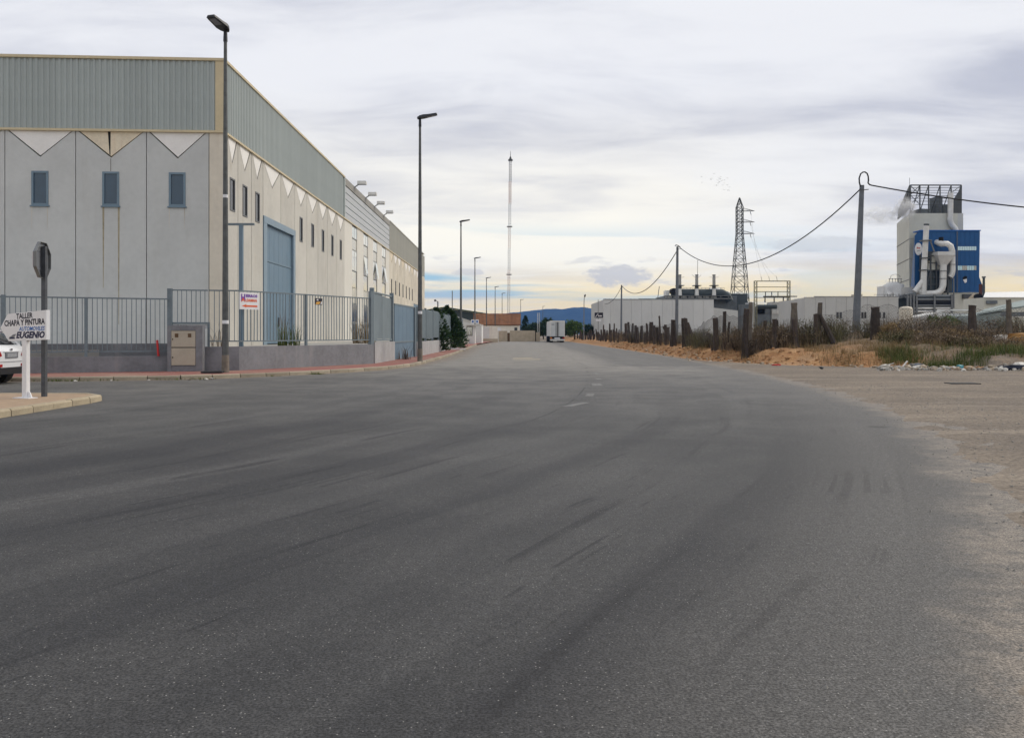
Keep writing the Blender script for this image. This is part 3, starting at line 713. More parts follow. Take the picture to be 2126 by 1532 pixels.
# side: glazed middle block
S1, S2, S3, S4 = sr[-1], FR.s_at(808.5), FR.s_at(869.5), FR.s_at(880)
cols = [(FR.s_at(a), FR.s_at(b_)) for a, b_ in ((731, 741.3), (754.8, 764), (774.8, 783), (793, 800.6))]
ed = [S1] + [v for cc in cols for v in cc] + [S2]
for i in range(0, len(ed), 2):
    pb = MB(); FR.box(pb, ed[i] + .01, ed[i+1] - .01, -.16, .0, YARD, ZB); part('panel', pb, 'panel_white', WH)
bands = [(9.32, 10.3, 'w', 'glass_sky'), (8.42, 9.28, 's', 'glass_pale'), (6.66, 8.38, 'w', 'glass_sky'), (5.32, 6.62, 's', 'glass_sky'), (4.02, 5.28, 's', 'glass_pale'), (2.42, 3.98, 'w', 'glass_dark'), (YARD + .03, 2.38, 'w', 'glass_dark')]
for ci, (a, b_) in enumerate(cols):
    for bi, (z0, z1, kind, gm) in enumerate(bands):
        if kind == 'w':
            w_ = window(FR, a, b_, z0, z1, 'frame_mid', gm, mull=True, out=-.01, fw=.06, rec=.012)
            if bi == 2 and ci > 0:      # a leaf tilted open
                mm = (a + b_) / 2; ob_ = MB(); s0, s1 = (mm + .05, b_ - .08) if ci != 1 else (a + .08, mm - .05); FR.box(ob_, s0, s1, -.03, -.015, z0 + .1, z1 - .1); part('opening', ob_, 'glass_dark', w_)
                hb = MB(); s0, s1 = (mm + .05, b_ - .08) if ci != 1 else (a + .08, mm - .05)
                p = [FR.p(s0, -.03, z1 - .1), FR.p(s1, -.03, z1 - .1), FR.p(s1, .20, z0 + .15), FR.p(s0, .20, z0 + .15)]
                hb.prism(p, FR.n * .03); part('open_leaf', hb, 'glass_sky', w_)
        else:
            sb = MB(); FR.box(sb, a, b_, -.12, -.05, z0, z1); part('spandrel', sb, gm, WH)
nb = 5; hb_ = (13.05 - ZB - .08) / nb
for i in range(nb):
    pb = MB(); FR.box(pb, S1 + .04, S2 - .04, -.16, .0 - .006 * (i % 2), ZB + .08 + i*hb_ + .03, ZB + .08 + (i+1)*hb_ - .03); part('cladding_board', pb, 'cladding_board', WH)
pb = MB(); FR.box(pb, S1 + .04, S2 - .04, -.3, .05, 13.06, ZT); part('parapet', pb, 'parapet', WH)
# side: third block with small windows, then its end bay
n3 = 9; w3 = (S3 - S2) / n3
for i in range(n3):
    s0, s1 = S2 + i*w3, S2 + (i+1)*w3; mid = (s0 + s1) / 2
    win = (mid - .32, mid + .32, 5.9, 7.5) if i < 7 else None
    panel(FR, s0, s1, 'panel_old', 'inset_white' if i % 3 else 'inset_rust', win, YARD if i < 7 else 5.6)
    if win: window(FR, *win, 'frame_dark', 'glass_dark', fw=.06)
lb = MB(); FR.box(lb, S2 + 7*w3 + .1, S3 - .1, -.16, -.05, YARD, 5.58); part('side_door', lb, 'door_blue', WH)
for i in range(2):
    h_ = (S4 - S3) / 2; pb = MB(); FR.box(pb, S3 + i*h_ + .02, S3 + (i+1)*h_ - .02, -.16, .12, YARD, ZB - .3); part('panel', pb, 'panel_old', WH)
# ribbed upper cladding, sheet by sheet
SHW = .98; rib = ribbed(SHW, ZB + .10, ZT - .06, 4).mesh('cladding_sheet'); rib.materials.append(MAT['cladding'])
ribt = rib.copy(); ribt.materials.clear(); ribt.materials.append(MAT['cladding_tan'])
for i in range(15): place('cladding_sheet', rib, FF, -.36 - (i+1)*SHW, 0, 0, WH)
k = 0
while .2 + (k+1)*SHW < S1 - .3: place('cladding_sheet', rib, FR, .2 + k*SHW, 0, 0, WH); k += 1
for i in range(int((S4 - S2) / SHW)): place('cladding_sheet', ribt, FR, S2 + .05 + i*SHW, 0 if S2 + i*SHW < S3 else .12, 0 if S2 + i*SHW < S3 else -.35, WH)
bk = MB(); FF.box(bk, -15.2, -.2, -.3, -.012, ZB + .05, ZT - .05); FR.box(bk, .2, S1 - .02, -.3, -.012, ZB + .05, ZT - .05); FR.box(bk, S2 + .02, S4, -.3, -.012, ZB + .05, ZT - .4)
part('cladding_backing', bk, 'cladding', WH)
tr = MB(); FF.box(tr, -.35, .06, -.2, .06, ZB + .1, ZT - .06); part('corner_trim', tr, 'trim_beige', WH)
tr = MB(); FF.box(tr, -15.4, .10, -.25, .10, ZT - .06, ZT + .06); part('coping', tr, 'trim_beige', WH)
tr = MB(); FR.box(tr, .10, S1 - .02, -.25, .09, ZT - .06, ZT + .055); part('coping', tr, 'trim_beige', WH)
tr = MB(); FR.box(tr, S2 + .02, S4, -.25, .09, ZT - .06, ZT + .055); part('coping', tr, 'cladding_tan', WH)
tr = MB(); FF.box(tr, -15.4, .10, -.2, .10, ZB + .002, ZB + .10); part('drip_band', tr, 'trim_beige', WH)
tr = MB(); FR.box(tr, .10, S4, -.2, .085, ZB + .003, ZB + .085); part('drip_band', tr, 'trim_beige', WH)
tr = MB(); FR.box(tr, S1 - .30, S1 + .03, -.2, .075, ZB + .09, ZT + .06); part('corner_trim', tr, 'cladding', WH)
pb = MB(); FR.box(pb, .5, S4C - .3, -13.8, -.3, ZT - .32, ZT - .22); part('roof', pb, 'parapet', WH)
# floodlights on the parapet
for i, px in enumerate((736, 759, 777.5, 796.5)):
    s = FR.s_at(px); p = FR.p(s, 0, ZT)
    fl = wthing('floodlight', 'box floodlight on a short arm over the smooth boarded parapet', 'floodlight', p, 'floodlights along the parapet of the warehouse')
    b = MB(); b.bar(FR.p(s, -.1, ZT - .1), FR.p(s, .35, ZT + .22), .08); part('arm', b, 'galv', fl)
    b = MB(); q = FR.p(s, .62, ZT + .34); b.obox(q, FR.n*.36, FR.d*.26, Vector((0,0,.13))); part('housing', b, 'duct', fl)
    b = MB(); b.obox(q - Vector((0,0,.14)), FR.n*.30, FR.d*.21, Vector((0,0,.012))); part('lens', b, 'lamp_lens', fl)

# raised yard round the warehouse
b = MB(); pts = [(-40, 27.5), (-17.5, 30.1), (-12.9, 32.2), (-10.15, 32.75), (-6.85, 39.7), (-6.75, 45.2), (-6.3, 50), (-5.9, 92), (-6, 140), (-40, 140)]
b.prism([(x, y, 0.1) for x, y in pts], (0, 0, YARD - .1)); struct('yard', b, 'yard')
# ------------------------------------------------------------------ street boundary on the left
PZ = .132
def low_wall(label, A, B, h, m, th=.25, z0=PZ - .05):
    F = Fr(A, (B[0]-A[0], B[1]-A[1])); L = math.hypot(B[0]-A[0], B[1]-A[1])
    b = MB(); F.box(b, 0, L, -th, 0, z0, h); 
    return solo('boundary_wall', b, m, label, 'wall', (A[0], A[1], PZ)), F, L
LA, LB = (-26, 25.6), (-12.62, 31.45)
_, FL, LL = low_wall('low grey rendered wall under the shorter bar fence beside the white car', LA, LB, .69, 'wall_grey')
FA, FB_, FC = (-12.65, 31.55), (-10.2, 32.05), (-6.35, 39.35)
_, F1, L1 = low_wall('low grey rendered wall between the meter cabinet and the corner lamp post', FA, FB_, 1.02, 'wall_grey')
_, F2, L2 = low_wall('long low grey rendered wall below the white sign with the orange arrow', FB_, FC, 1.02, 'wall_grey')
b = MB(); FLb = Fr((LA[0]-.3, LA[1]+.7), (LB[0]-LA[0], LB[1]-LA[1])); FLb.box(b, 0, LL, -.2, 0, .2, 1.14)
solo('retaining_wall', b, 'wall_grey', 'plain grey retaining wall standing inside the shorter bar fence', 'wall', (LA[0]-.3, LA[1]+.7, .2))

def bar_fence(label, segs, z_top, z_bot, sp, posts, group=None, off=-.12):
    F0 = segs[0][0]; t = wthing('steel_fence', label, 'fence', F0.p(segs[0][1], off, z_bot), group)
    for F, s0, s1 in segs:
        b = MB(); F.box(b, s0, s1, off-.03, off+.03, z_top-.05, z_top); part('top_rail', b, 'steel_blue', t)
        b = MB(); F.box(b, s0, s1, off-.025, off+.025, z_bot, z_bot+.045); part('bottom_rail', b, 'steel_blue', t)
        me = MB().box(-.012, .012, -.012, .012, z_bot+.045, z_top-.05).mesh('bar'); me.materials.append(MAT['steel_blue'])
        n = int((s1-s0)/sp)
        for i in range(1, n): place('bar', me, F, s0 + i*(s1-s0)/n, off, 0, t)
    for F, s, wd, z0, z1 in posts:
        b = MB(); F.box(b, s-wd/2, s+wd/2, off-wd/2-.003, off+wd/2+.003, z0, z1); part('post', b, 'steel_blue', t)
    return t
bar_fence('shorter blue grey steel bar fence on the wall beside the white car', [(FL, 0, LL + .05)], 2.80, .84, .158,
          [(FL, FL.s_at(6), .14, .69, 2.84), (FL, FL.s_at(178), .10, .69, 2.80), (FL, FL.s_at(178) - 3.3*1.95, .10, .69, 2.8)])
s640 = F2.s_at(640); s487 = F1.s_at(482)
bar_fence('taller blue grey steel bar fence carrying the white sign with the orange arrow',
          [(F1, .0, .06), (F1, 1.42, L1), (F2, 0, L2)], 3.14, 1.20, .172,
          [(F1, .04, .17, .2, 3.17), (F1, 1.40, .08, 1.02, 1.9), (F2, s640, .09, 1.02, 3.14), (F2, L2 - .05, .16, .9, 3.45)])
# the fence runs on above the cabinet niche, on shorter bars
t = wthing('fence_panel', 'short steel bar panel fitted over the meter cabinet niche', 'fence', F1.p(.1, -.12, 1.86))
b = MB(); F1.box(b, .13, 1.37, -.15, -.09, 3.09, 3.138); part('top_rail', b, 'steel_blue', t)
b = MB(); F1.box(b, .13, 1.44, -.15, -.09, 1.86, 1.93); part('bottom_rail', b, 'steel_blue', t)
me = MB().box(-.012, .012, -.012, .012, 1.93, 3.09).mesh('bar'); me.materials.append(MAT['steel_blue'])
for i in range(1, 8): place('bar', me, F1, .13 + i*.163, -.12, 0, t)
# T-shaped gantry post rising from the wall
p = F2.p(.45, -.35, YARD)
t = wthing('gantry_post', 'tall blue steel T shaped post standing behind the bar fence', 'post', p)
b = MB(); b.box(p.x-.07, p.x+.07, p.y-.07, p.y+.07, YARD, 5.62); part('upright', b, 'frame_blue', t)
b = MB(); b.box(p.x-.52, p.x+.50, p.y-.05, p.y+.05, 5.62, 5.70); part('crossbar', b, 'steel_blue', t)

# meter cabinet
FM = Fr((at(348, 31.1), 31.1), (.985, .17))
t = wthing('meter_cabinet', 'grey concrete housing with two beige meter doors beside the fence', 'meter cabinet', FM.p(.6, 0, PZ))
b = MB(); FM.box(b, .0, .13, -.45, .05, PZ-.02, 1.80); FM.box(b, .98, 1.22, -.45, .05, PZ-.02, 1.80); FM.box(b, .13, .98, -.45, .04, 1.62, 1.798); FM.box(b, .13, .98, -.45, -.2, PZ-.02, 1.62); FM.box(b, .13, .98, -.2, .03, PZ-.02, .34)
part('housing', b, 'wall_grey', t)
for z0, z1 in ((1.02, 1.605), (.36, .985)):
    b = MB(); FM.box(b, .14, .97, -.15, .055, z0, z1); d = part('door', b, 'cabinet', t)
    b = MB(); FM.box(b, .17, .20, .056, .075, z0+.26, z0+.31); part('lock', b, 'black', d)
    if z0 > 1:
        for a in (.26, .71):
            b = MB(); FM.box(b, a, a+.12, .056, .062, 1.37, 1.51); part('viewing_window', b, 'brown_door', d)
b = MB(); F1.box(b, .14, 1.38, -.35, -.16, 1.70, 1.85); solo('white_board', b, 'sign_white', 'narrow white board with black scribble above the meter doors', 'board', F1.p(.7, -.25, 1.70))
# ---- text
def text_geo(s, h, wd=None, bold=0.0, shear=0.0):
    cu = bpy.data.curves.new('text', 'FONT'); cu.body = s; cu.size = 1.0; cu.offset = bold; cu.shear = shear; cu.resolution_u = 2
    o = bpy.data.objects.new('text', cu); COL.objects.link(o)
    dg = bpy.context.evaluated_depsgraph_get(); me = bpy.data.meshes.new_from_object(o.evaluated_get(dg))
    vs = [v.co.copy() for v in me.vertices]; fs = [tuple(p_.vertices) for p_ in me.polygons]
    bpy.data.objects.remove(o); bpy.data.curves.remove(cu); bpy.data.meshes.remove(me)
    x0, x1 = min(v.x for v in vs), max(v.x for v in vs); y0, y1 = min(v.y for v in vs), max(v.y for v in vs)
    ky = h / (y1 - y0); kx = (wd / (x1 - x0)) if wd else ky
    return [((v.x-x0)*kx, (v.y-y0)*ky) for v in vs], fs, (x1-x0)*kx
def write(s, F, s0, out, z0, h, wd, m, parent, bold=.02, shear=0.0, name='lettering'):
    vs, fs, _w = text_geo(s, h, wd, bold, shear)
    b = MB(); b.add([F.p(s0 + x, out, z0 + y) for x, y in vs], fs); return part(name, b, m, parent)
b_ = [o for o in scene.objects if o.name == 'white_board'][0]; ORG['white_board'] = b_.location.copy()
write('\\ nox', F1, .30, -.157, 1.765, .075, .34, 'ink_black', b_, .03, .2)
# red and white stake by the post
p = FL.p(LL - .32, .05, .69); b = MB(); b.bar(p, p + Vector((-.05, 0, .58)), .09, .05)
solo('marker_stake', b, 'ink_red', 'short red stake leaning on the bar fence beside the cabinet', 'stake', p)

# company sign and small sign hung on the fence
sA, sB = F2.s_at(500.5), F2.s_at(541)
t = wthing('company_sign', 'white company sign with violet and orange lettering and an orange arrow', 'sign', F2.p(sA, -.08, 2.42))
b = MB(); F2.box(b, sA, sB, -.09, -.07, 2.42, 3.07); part('board', b, 'sign_white', t)
W_ = sB - sA
write('H', F2, sA + W_*.07, -.066, 2.73, .27, W_*.20, 'ink_violet', t, .05)
write('IERROS', F2, sA + W_*.30, -.066, 2.88, .115, W_*.60, 'ink_violet', t, .05)
write('A', F2, sA + W_*.07, -.064, 2.71, .15, W_*.20, 'ink_orange', t, .03)
write('LDAMAN', F2, sA + W_*.29, -.066, 2.71, .115, W_*.58, 'ink_orange', t, .05)
b = MB(); F2.poly(b, [(sA + W_*x, z) for x, z in ((.10, 2.55), (.34, 2.495), (.32, 2.52), (.90, 2.52), (.90, 2.585), (.32, 2.58), (.35, 2.62))], -.068, -.066); part('arrow', b, 'ink_orange', t)
sA, sB = F2.s_at(657), F2.s_at(672); W_ = sB - sA; z0 = 2.72
t = wthing('small_sign', 'small black white and orange plate fixed to the fence bars', 'sign', F2.p(sA, -.08, z0))
b = MB(); F2.box(b, sA, sB, -.09, -.07, z0, z0 + .27); part('board', b, 'ink_black', t)
b = MB(); F2.poly(b, [(sA + W_*.05, z0+.02), (sA + W_*.55, z0+.02), (sA + W_*.75, z0+.13), (sA + W_*.2, z0+.12)], -.068, -.066); part('orange_patch', b, 'ink_yellow', t)
b = MB(); F2.poly(b, [(sA + W_*.15, z0+.20), (sA + W_*.45, z0+.16), (sA + W_*.40, z0+.25)], -.068, -.066); F2.poly(b, [(sA + W_*.72, z0+.04), (sA + W_*.95, z0+.03), (sA + W_*.9, z0+.17)], -.068, -.066); part('white_patch', b, 'ink_white', t)

# concrete pier, fixed gate leaf, sliding gate and the sheet-metal fence further on
GA, GB = (-6.32, 39.5), (-6.12, 44.8)
FG = Fr(GA, (GB[0]-GA[0], GB[1]-GA[1])); LG = math.hypot(GB[0]-GA[0], GB[1]-GA[1])
b = MB(); FG.box(b, .05, LG, -.35, 0, PZ-.03, 1.10); b.v  # pier
solo('wall_pier', b, 'wall_light', 'pale concrete plinth wall under the blue grey sheet panel', 'wall', (GA[0], GA[1], PZ))
t = wthing('gate_panel', 'blue grey sheet panel on the pale plinth wall beside the gate', 'gate', FG.p(.1, -.15, 1.2))
for i in range(2):
    b = MB(); h_ = (LG - .5) / 2; FG.box(b, .15 + i*h_, .13 + (i+1)*h_, -.18, -.14, 1.25, 3.42 - .10*i); part('panel', b, 'gate_grey', t)
b = MB(); FG.box(b, .1, LG-.2, -.19, -.11, 3.40, 3.47); part('top_rail', b, 'steel_blue', t)
b = MB(); FG.box(b, .1, LG-.2, -.19, -.11, 1.16, 1.24); part('bottom_rail', b, 'steel_blue', t)
for s, z1 in ((.05, 3.62), (LG - .12, 3.62)):
    b = MB(); FG.box(b, s-.09, s+.09, -.24, -.05, .95, z1); part('post', b, 'steel_blue', t)
SA, SB = (-6.1, 45.0), (-5.72, 51.0)
FS = Fr(SA, (SB[0]-SA[0], SB[1]-SA[1])); LS = math.hypot(SB[0]-SA[0], SB[1]-SA[1])
t = wthing('sliding_gate', 'blue sheet metal sliding gate between the plinth wall and lamp post', 'gate', FS.p(LS/2, -.1, PZ))
for i in range(5):
    h_ = (LS - .4) / 5
    b = MB(); FS.box(b, .1 + i*h_, .085 + (i+1)*h_, -.12, -.08, 1.10, 3.02); part('upper_panel', b, 'gate_blue', t)
    b = MB(); FS.box(b, .1 + i*h_, .085 + (i+1)*h_, -.13, -.09, PZ + .07, 1.03); part('lower_panel', b, 'gate_blue', t)
for z0, z1 in ((3.02, 3.10), (1.03, 1.10), (PZ, PZ + .07)):
    b = MB(); FS.box(b, .05, LS - .3, -.14, -.06, z0, z1); part('rail', b, 'steel_blue', t)
b = MB(); FS.box(b, LS - .28, LS - .02, -.25, .02, PZ - .02, 3.05); part('gate_post', b, 'steel_blue', t)
CA, CB = (-5.66, 52.0), (-5.15, 91)
FCo = Fr(CA, (CB[0]-CA[0], CB[1]-CA[1])); LC = math.hypot(CB[0]-CA[0], CB[1]-CA[1])
b = MB(); FCo.box(b, -.6, LC, -.22, 0, PZ - .03, 1.02); solo('boundary_wall', b, 'wall_light', 'long pale concrete wall under the ribbed sheet metal fence', 'wall', (CA[0], CA[1], PZ))
t = wthing('sheet_metal_fence', 'grey blue ribbed sheet metal fence running up the street', 'fence', FCo.p(0, -.1, 1.1))
n = 9; wd = LC / n
for i in range(n):
    zt_ = 3.02 + .05 * ((i * 7) % 3) - .02*i/2; z0 = 1.16 if i % 2 else 1.22
    me = ribbed(wd - .1, z0, zt_, 16, .035).mesh('sheet'); me.materials.append(MAT['gate_grey']); place('sheet', me, FCo, i*wd + .05, -.08, 0, t)
    b = MB(); FCo.box(b, i*wd + .03, (i+1)*wd - .03, -.14, -.09, zt_, zt_ + .05); part('top_rail', b, 'steel_blue', t)
    b = MB(); FCo.box(b, i*wd - .05, i*wd + .05, -.16, -.02, 1.02, zt_ + .12); part('post', b, 'steel_blue', t)

# weeds and shrubs on the left
def blades(mb, c, rx, ry, n, h, wd, rnd, lean=.5, zf=None):
    for _ in range(n):
        a = rnd.uniform(0, 6.283); r = math.sqrt(rnd.random()); x, y = c[0] + rx*r*math.cos(a), c[1] + ry*r*math.sin(a)
        z = zf(x, y) if zf else c[2]
        L = h * rnd.uniform(.45, 1.15); a2 = rnd.uniform(0, 6.283); le = rnd.uniform(.05, lean) * L
        dx_, dy_ = math.cos(a2), math.sin(a2); px, py = -dy_*wd/2, dx_*wd/2
        m1 = (x + dx_*le*.35, y + dy_*le*.35, z + L*.6)
        mb.add([(x-px, y-py, z-.03), (x+px, y+py, z-.03), (m1[0]+px*.7, m1[1]+py*.7, m1[2]), (m1[0]-px*.7, m1[1]-py*.7, m1[2]), (x + dx_*le, y + dy_*le, z + L)], [(0, 1, 2, 3), (3, 2, 4)])
def leaves(mb, c, rad, n, size, rnd, clumps=14, zcut=None, flat=1.0):
    cl = []
    for _ in range(clumps):
        while True:
            v = Vector((rnd.uniform(-1, 1), rnd.uniform(-1, 1), rnd.uniform(-1, 1)))
            if .25 < v.length < 1: break
        cl.append((v * rnd.uniform(.65, .9), rnd.uniform(.22, .42)))
    for _ in range(n):
        cv, cr = rnd.choice(cl)
        q = Vector((rnd.gauss(0, 1), rnd.gauss(0, 1), rnd.gauss(0, 1))); q = q.normalized() * cr * rnd.random() ** .4
        p_ = cv + q; p_ = Vector((c[0] + p_.x*rad[0], c[1] + p_.y*rad[1], c[2] + p_.z*rad[2]))
        if zcut is not None and p_.z < zcut: continue
        a = Vector((rnd.uniform(-1, 1), rnd.uniform(-1, 1), rnd.uniform(-1, 1)*flat)).normalized()
        b = a.cross(Vector((rnd.uniform(-1, 1), rnd.uniform(-1, 1), rnd.uniform(-1, 1)))).normalized()
        s = size * rnd.uniform(.6, 1.4)
        mb.add([p_ - a*s*.5 , p_ + b*s*.28, p_ + a*s*.5, p_ - b*s*.28], [(0, 1, 2, 3)])
def shrub_conifer(label, x, y, z0, h, r, m='leaf_conifer', n=1500, seed=1, group=None, trunk=True):
    rd = random.Random(seed); t = wthing('shrub' if h < 5 else 'tree', label, 'shrub' if h < 5 else 'tree', (x, y, z0), group)
    b = MB(); b.tube([(x, y, z0-.1), (x+.03, y, z0 + h*.5), (x, y, z0 + h*.9)], [.05 + .02*h/3, .04, .012], 6)
    for _ in range(14):
        a = rd.uniform(0, 6.28); f = rd.uniform(.15, .8); rr = r * (1 - f) * .8
        b.tube([(x, y, z0 + h*f), (x + rr*math.cos(a), y + rr*math.sin(a), z0 + h*f + .2*rr)], [.018, .006], 4)
    part('trunk', b, 'bark', t)
    b = MB(); sz = .26*(h/3)**.5; cnt = 0
    while cnt < n:
        f = rd.random() ** .9; a = rd.uniform(0, 6.283); lim = r * (1.0 - f) ** .6 * (.75 + .25*min(1, f*6))
        rr = lim * rd.random() ** .6 * 1.1
        p_ = Vector((x + rr*math.cos(a), y + rr*math.sin(a), z0 + .15 + f*(h - .2)))
        if mnoise.noise(p_ * (1.6/r) + Vector((seed, 0, 0))) < -.34: cnt += .3; continue
        d = Vector((math.cos(a), math.sin(a), rd.uniform(-.1, 1.3))).normalized(); e = d.cross(Vector((rd.uniform(-1, 1), rd.uniform(-1, 1), rd.uniform(-1, 1)))).normalized(); s_ = sz*rd.uniform(.6, 1.4)
        b.add([p_ - d*s_*.5, p_ + e*s_*.24, p_ + d*s_*.5, p_ - e*s_*.24], [(0, 1, 2, 3)]); cnt += 1
    part('crown', b, m, t); return t
shrub_conifer('dark conifer shrub against the sheet metal fence, the one nearer the gate', at(905, 66), 66, PZ, 3.4, 1.35, seed=3, n=2600)
shrub_conifer('dark bushy conifer shrub against the sheet metal fence beside a lamp post', at(934, 76), 76, PZ, 3.5, 1.8, seed=5, n=3600)
shrub_conifer('slim dark conifer shrub behind the bushy one at the sheet metal fence', at(928, 79), 79, PZ, 4.0, 1.1, seed=8, n=2000)
# weeds in the yard by the big door, along the kerb and at the gate foot
rd = random.Random(21)
for (px, Y, rx, h, n, m, z, lab) in ((600, 41.5, .6, 1.05, 110, 'grass_green', YARD, 'spiky green weed behind the bar fence in front of the blue door'),
                                     (592, 42.5, .25, 2.1, 14, 'leaf_twig', YARD, 'tall dark dry stalk rising behind the bar fence'),
                                     (452, 35.0, .3, 1.0, 14, 'leaf_twig', YARD, 'thin dry weed in front of the cream corner pilaster'),
                                     (757, 52, .7, 1.7, 120, 'leaf_straw', YARD, 'tall straw coloured weeds at the foot of the glazed strip'),
                                     (840, 45.9, .35, .75, 40, 'leaf_twig', PZ, 'dry weeds at the foot of the sliding gate')):
    X = at(px, Y); b = MB(); blades(b, (X, Y, z), rx, rx*.6, n, h, .035, rd, .55)
    solo('weed', b, m, lab, 'weed', (X, Y, z))
b = MB()
for px, w_, n in ((128, .7, 150), (95, .5, 60), (232, .35, 40), (420, .5, 60), (362, 1.1, 160), (640, .45, 70), (655, .4, 90), (570, .3, 30)):
    k_ = (px - CX) / FPX; best = min(KL, key=lambda q: abs(q.x / q.y - k_) if q.y < 60 else 9)
    blades(b, (best.x + .12, best.y - .14, .0), w_, .12, n//2, .085, .02, rd, 1.3)
struct('kerb_weeds', b, 'grass_green', 'stuff', 'low green weeds growing along the kerb of the red pavement')
# scraps by the kerb
def lump(c, r, seed, sq=(1, 1, .6), sub=1):
    rd_ = random.Random(seed); b = MB(); n, m_ = (7, 4) if r > .2 else (6, 3); vs = [(c[0], c[1], c[2] - r*sq[2]*.8)]
    for j in range(1, m_):
        th = math.pi * j / m_
        for i in range(n):
            a = 2*math.pi*i/n + j*.4; k_ = r * (rd_.uniform(.72, 1.2) if r > .2 else rd_.uniform(.45, 1.35))
            vs.append((c[0] + k_*sq[0]*math.sin(th)*math.cos(a), c[1] + k_*sq[1]*math.sin(th)*math.sin(a), c[2] - k_*sq[2]*math.cos(th)))
    vs.append((c[0], c[1], c[2] + r*sq[2]*.9)); e = len(vs) - 1; fs = []
    for i in range(n):
        fs.append((0, 1 + (i+1) % n, 1 + i))
        for j in range(m_ - 2): a0 = 1 + j*n; fs.append((a0 + i, a0 + (i+1) % n, a0 + n + (i+1) % n, a0 + n + i))
        fs.append((e, e - n + i, e - n + (i+1) % n))
    b.add(vs, fs); return b
for i in range(26):
    k_ = rd.uniform(.03, .38); best = KL[min(len(KL)-1, int(len(KL)*k_))]
    X, Y = best.x + rd.uniform(.15, .5), best.y - rd.uniform(.15, .4)
    if Y < 24 or X < -16: continue
    b = lump((X, Y, .025), rd.uniform(.03, .07), i, (1.4, 1, .5))
    solo('litter_scrap', b, 'debris_white' if i % 3 else 'stone', 'small pale litter scrap lying in the gutter of the red pavement', 'litter', (X, Y, 0), 'litter scraps in the gutter')
for px, Y, lab in ((945, 74.5, 'white flat slab lying on the red pavement beside the conifer shrubs'), (443, 29.9, 'dark flat cover plate lying on the red pavement before the cabinet')):
    X = at(px, Y); b = MB(); wd = .9 if px > 500 else .33
    b.obox((X, Y, PZ + .045), (wd, .1, 0), (-.05, .35, 0), (0, 0, .05 if px > 500 else .025)); solo('slab', b, 'white_paint' if px > 500 else 'patch_dark', lab, 'slab', (X, Y, PZ))

# ------------------------------------------------------------------ street lamps
def street_lamp(label, px, Y, H, ang, tilt, bands=(), kw=1.0):
    X = at(px, Y); t = thing('street_lamp', label, 'street lamp', (X, Y, PZ), 0, 'street lamps along the pavement')
    b = MB(); b.tube([(0, 0, -.05), (0, 0, 1.1), (0, 0, H - .75)], [.125, .115, .058], 12); part('pole', b, 'lamp_steel', t)
    b = MB(); b.tube([(0, 0, -.02), (0, 0, .62)], [.135, .126], 12); part('base_sleeve', b, 'rust_base', t)
    b = MB(); b.tube([(0, 0, H - .80), (0, 0, H - .76), (0, 0, H - .38)], [.075, .075, .06], 10); part('collar', b, 'lamp_head', t)
    d = Vector((math.cos(ang)*math.cos(tilt), math.sin(ang)*math.cos(tilt), math.sin(tilt))); s = Vector((-math.sin(ang), math.cos(ang), 0)); u = d.cross(s)
    if u.z < 0: u = -u
    o = Vector((0, 0, H - .36)); b = MB()
    prof = [(-.14, .06, .05), (.0, .16, .09), (.18, .21, .09), (.42, .19, .06), (.70, .17, .045), (.84, .15, .04), (.87, .12, .02)]
    vs = []
    for a, w_, h_ in [(q0, q1*kw, q2) for q0, q1, q2 in prof]: vs += [o + d*a + s*w_ - u*.045, o + d*a + s*w_*.8 + u*h_, o + d*a - s*w_*.8 + u*h_, o + d*a - s*w_ - u*.045]
    n = len(prof); fs = [(i*4 + k, i*4 + (k+1) % 4, i*4 + 4 + (k+1) % 4, i*4 + 4 + k) for i in range(n-1) for k in range(4)] + [(3, 2, 1, 0), tuple((n-1)*4 + k for k in range(4))]
    b.add(vs, fs); hd = part('lamp_head', b, 'lamp_head', t)
    b = MB(); b.obox(o + d*.56 - u*.05, d*.19, s*.12, u*.012); part('lens', b, 'lamp_lens', hd)
    for z, hh, m in bands:
        b = MB(); b.tube([(0, 0, z), (0, 0, z + hh)], .118 - .0052*z + .004, 12); part('sticker', b, m, t)
    return t
HL = 12.45
street_lamp('tall grey street lamp on the corner before the bar fence, head toward the side street', 468, 30.2, HL, R(-107), R(12), ((1.72, .12, 'sign_white'), (6.15, .11, 'sign_white')), 1.12)
street_lamp('tall grey street lamp beside the blue sliding gate, rust stained lower pole', 872, 42.6, HL, R(2), R(13), ((2.35, .14, 'sign_white'),))
for i, (px, Y, H) in enumerate(((957, 82, HL), (986, 122, HL), (1010, 160, 12.1), (1028, 189, 12.0), (1042.5, 219, 12.0), (1081, 255, 11.8), (1127, 330, 12.2))):
    lab = ('street lamp beside the bushy conifer shrubs at the sheet metal fence', 'street lamp in front of the white guard hut', 'street lamp before the cream wall beyond the guard hut',
           'thin distant street lamp before the tiled roof', 'thin distant street lamp before the tiled roof', 'faint far street lamp against the blue mountain', 'faint far street lamp against the blue mountain')[i]
    street_lamp(lab, px, Y, H, R(4), R(12))
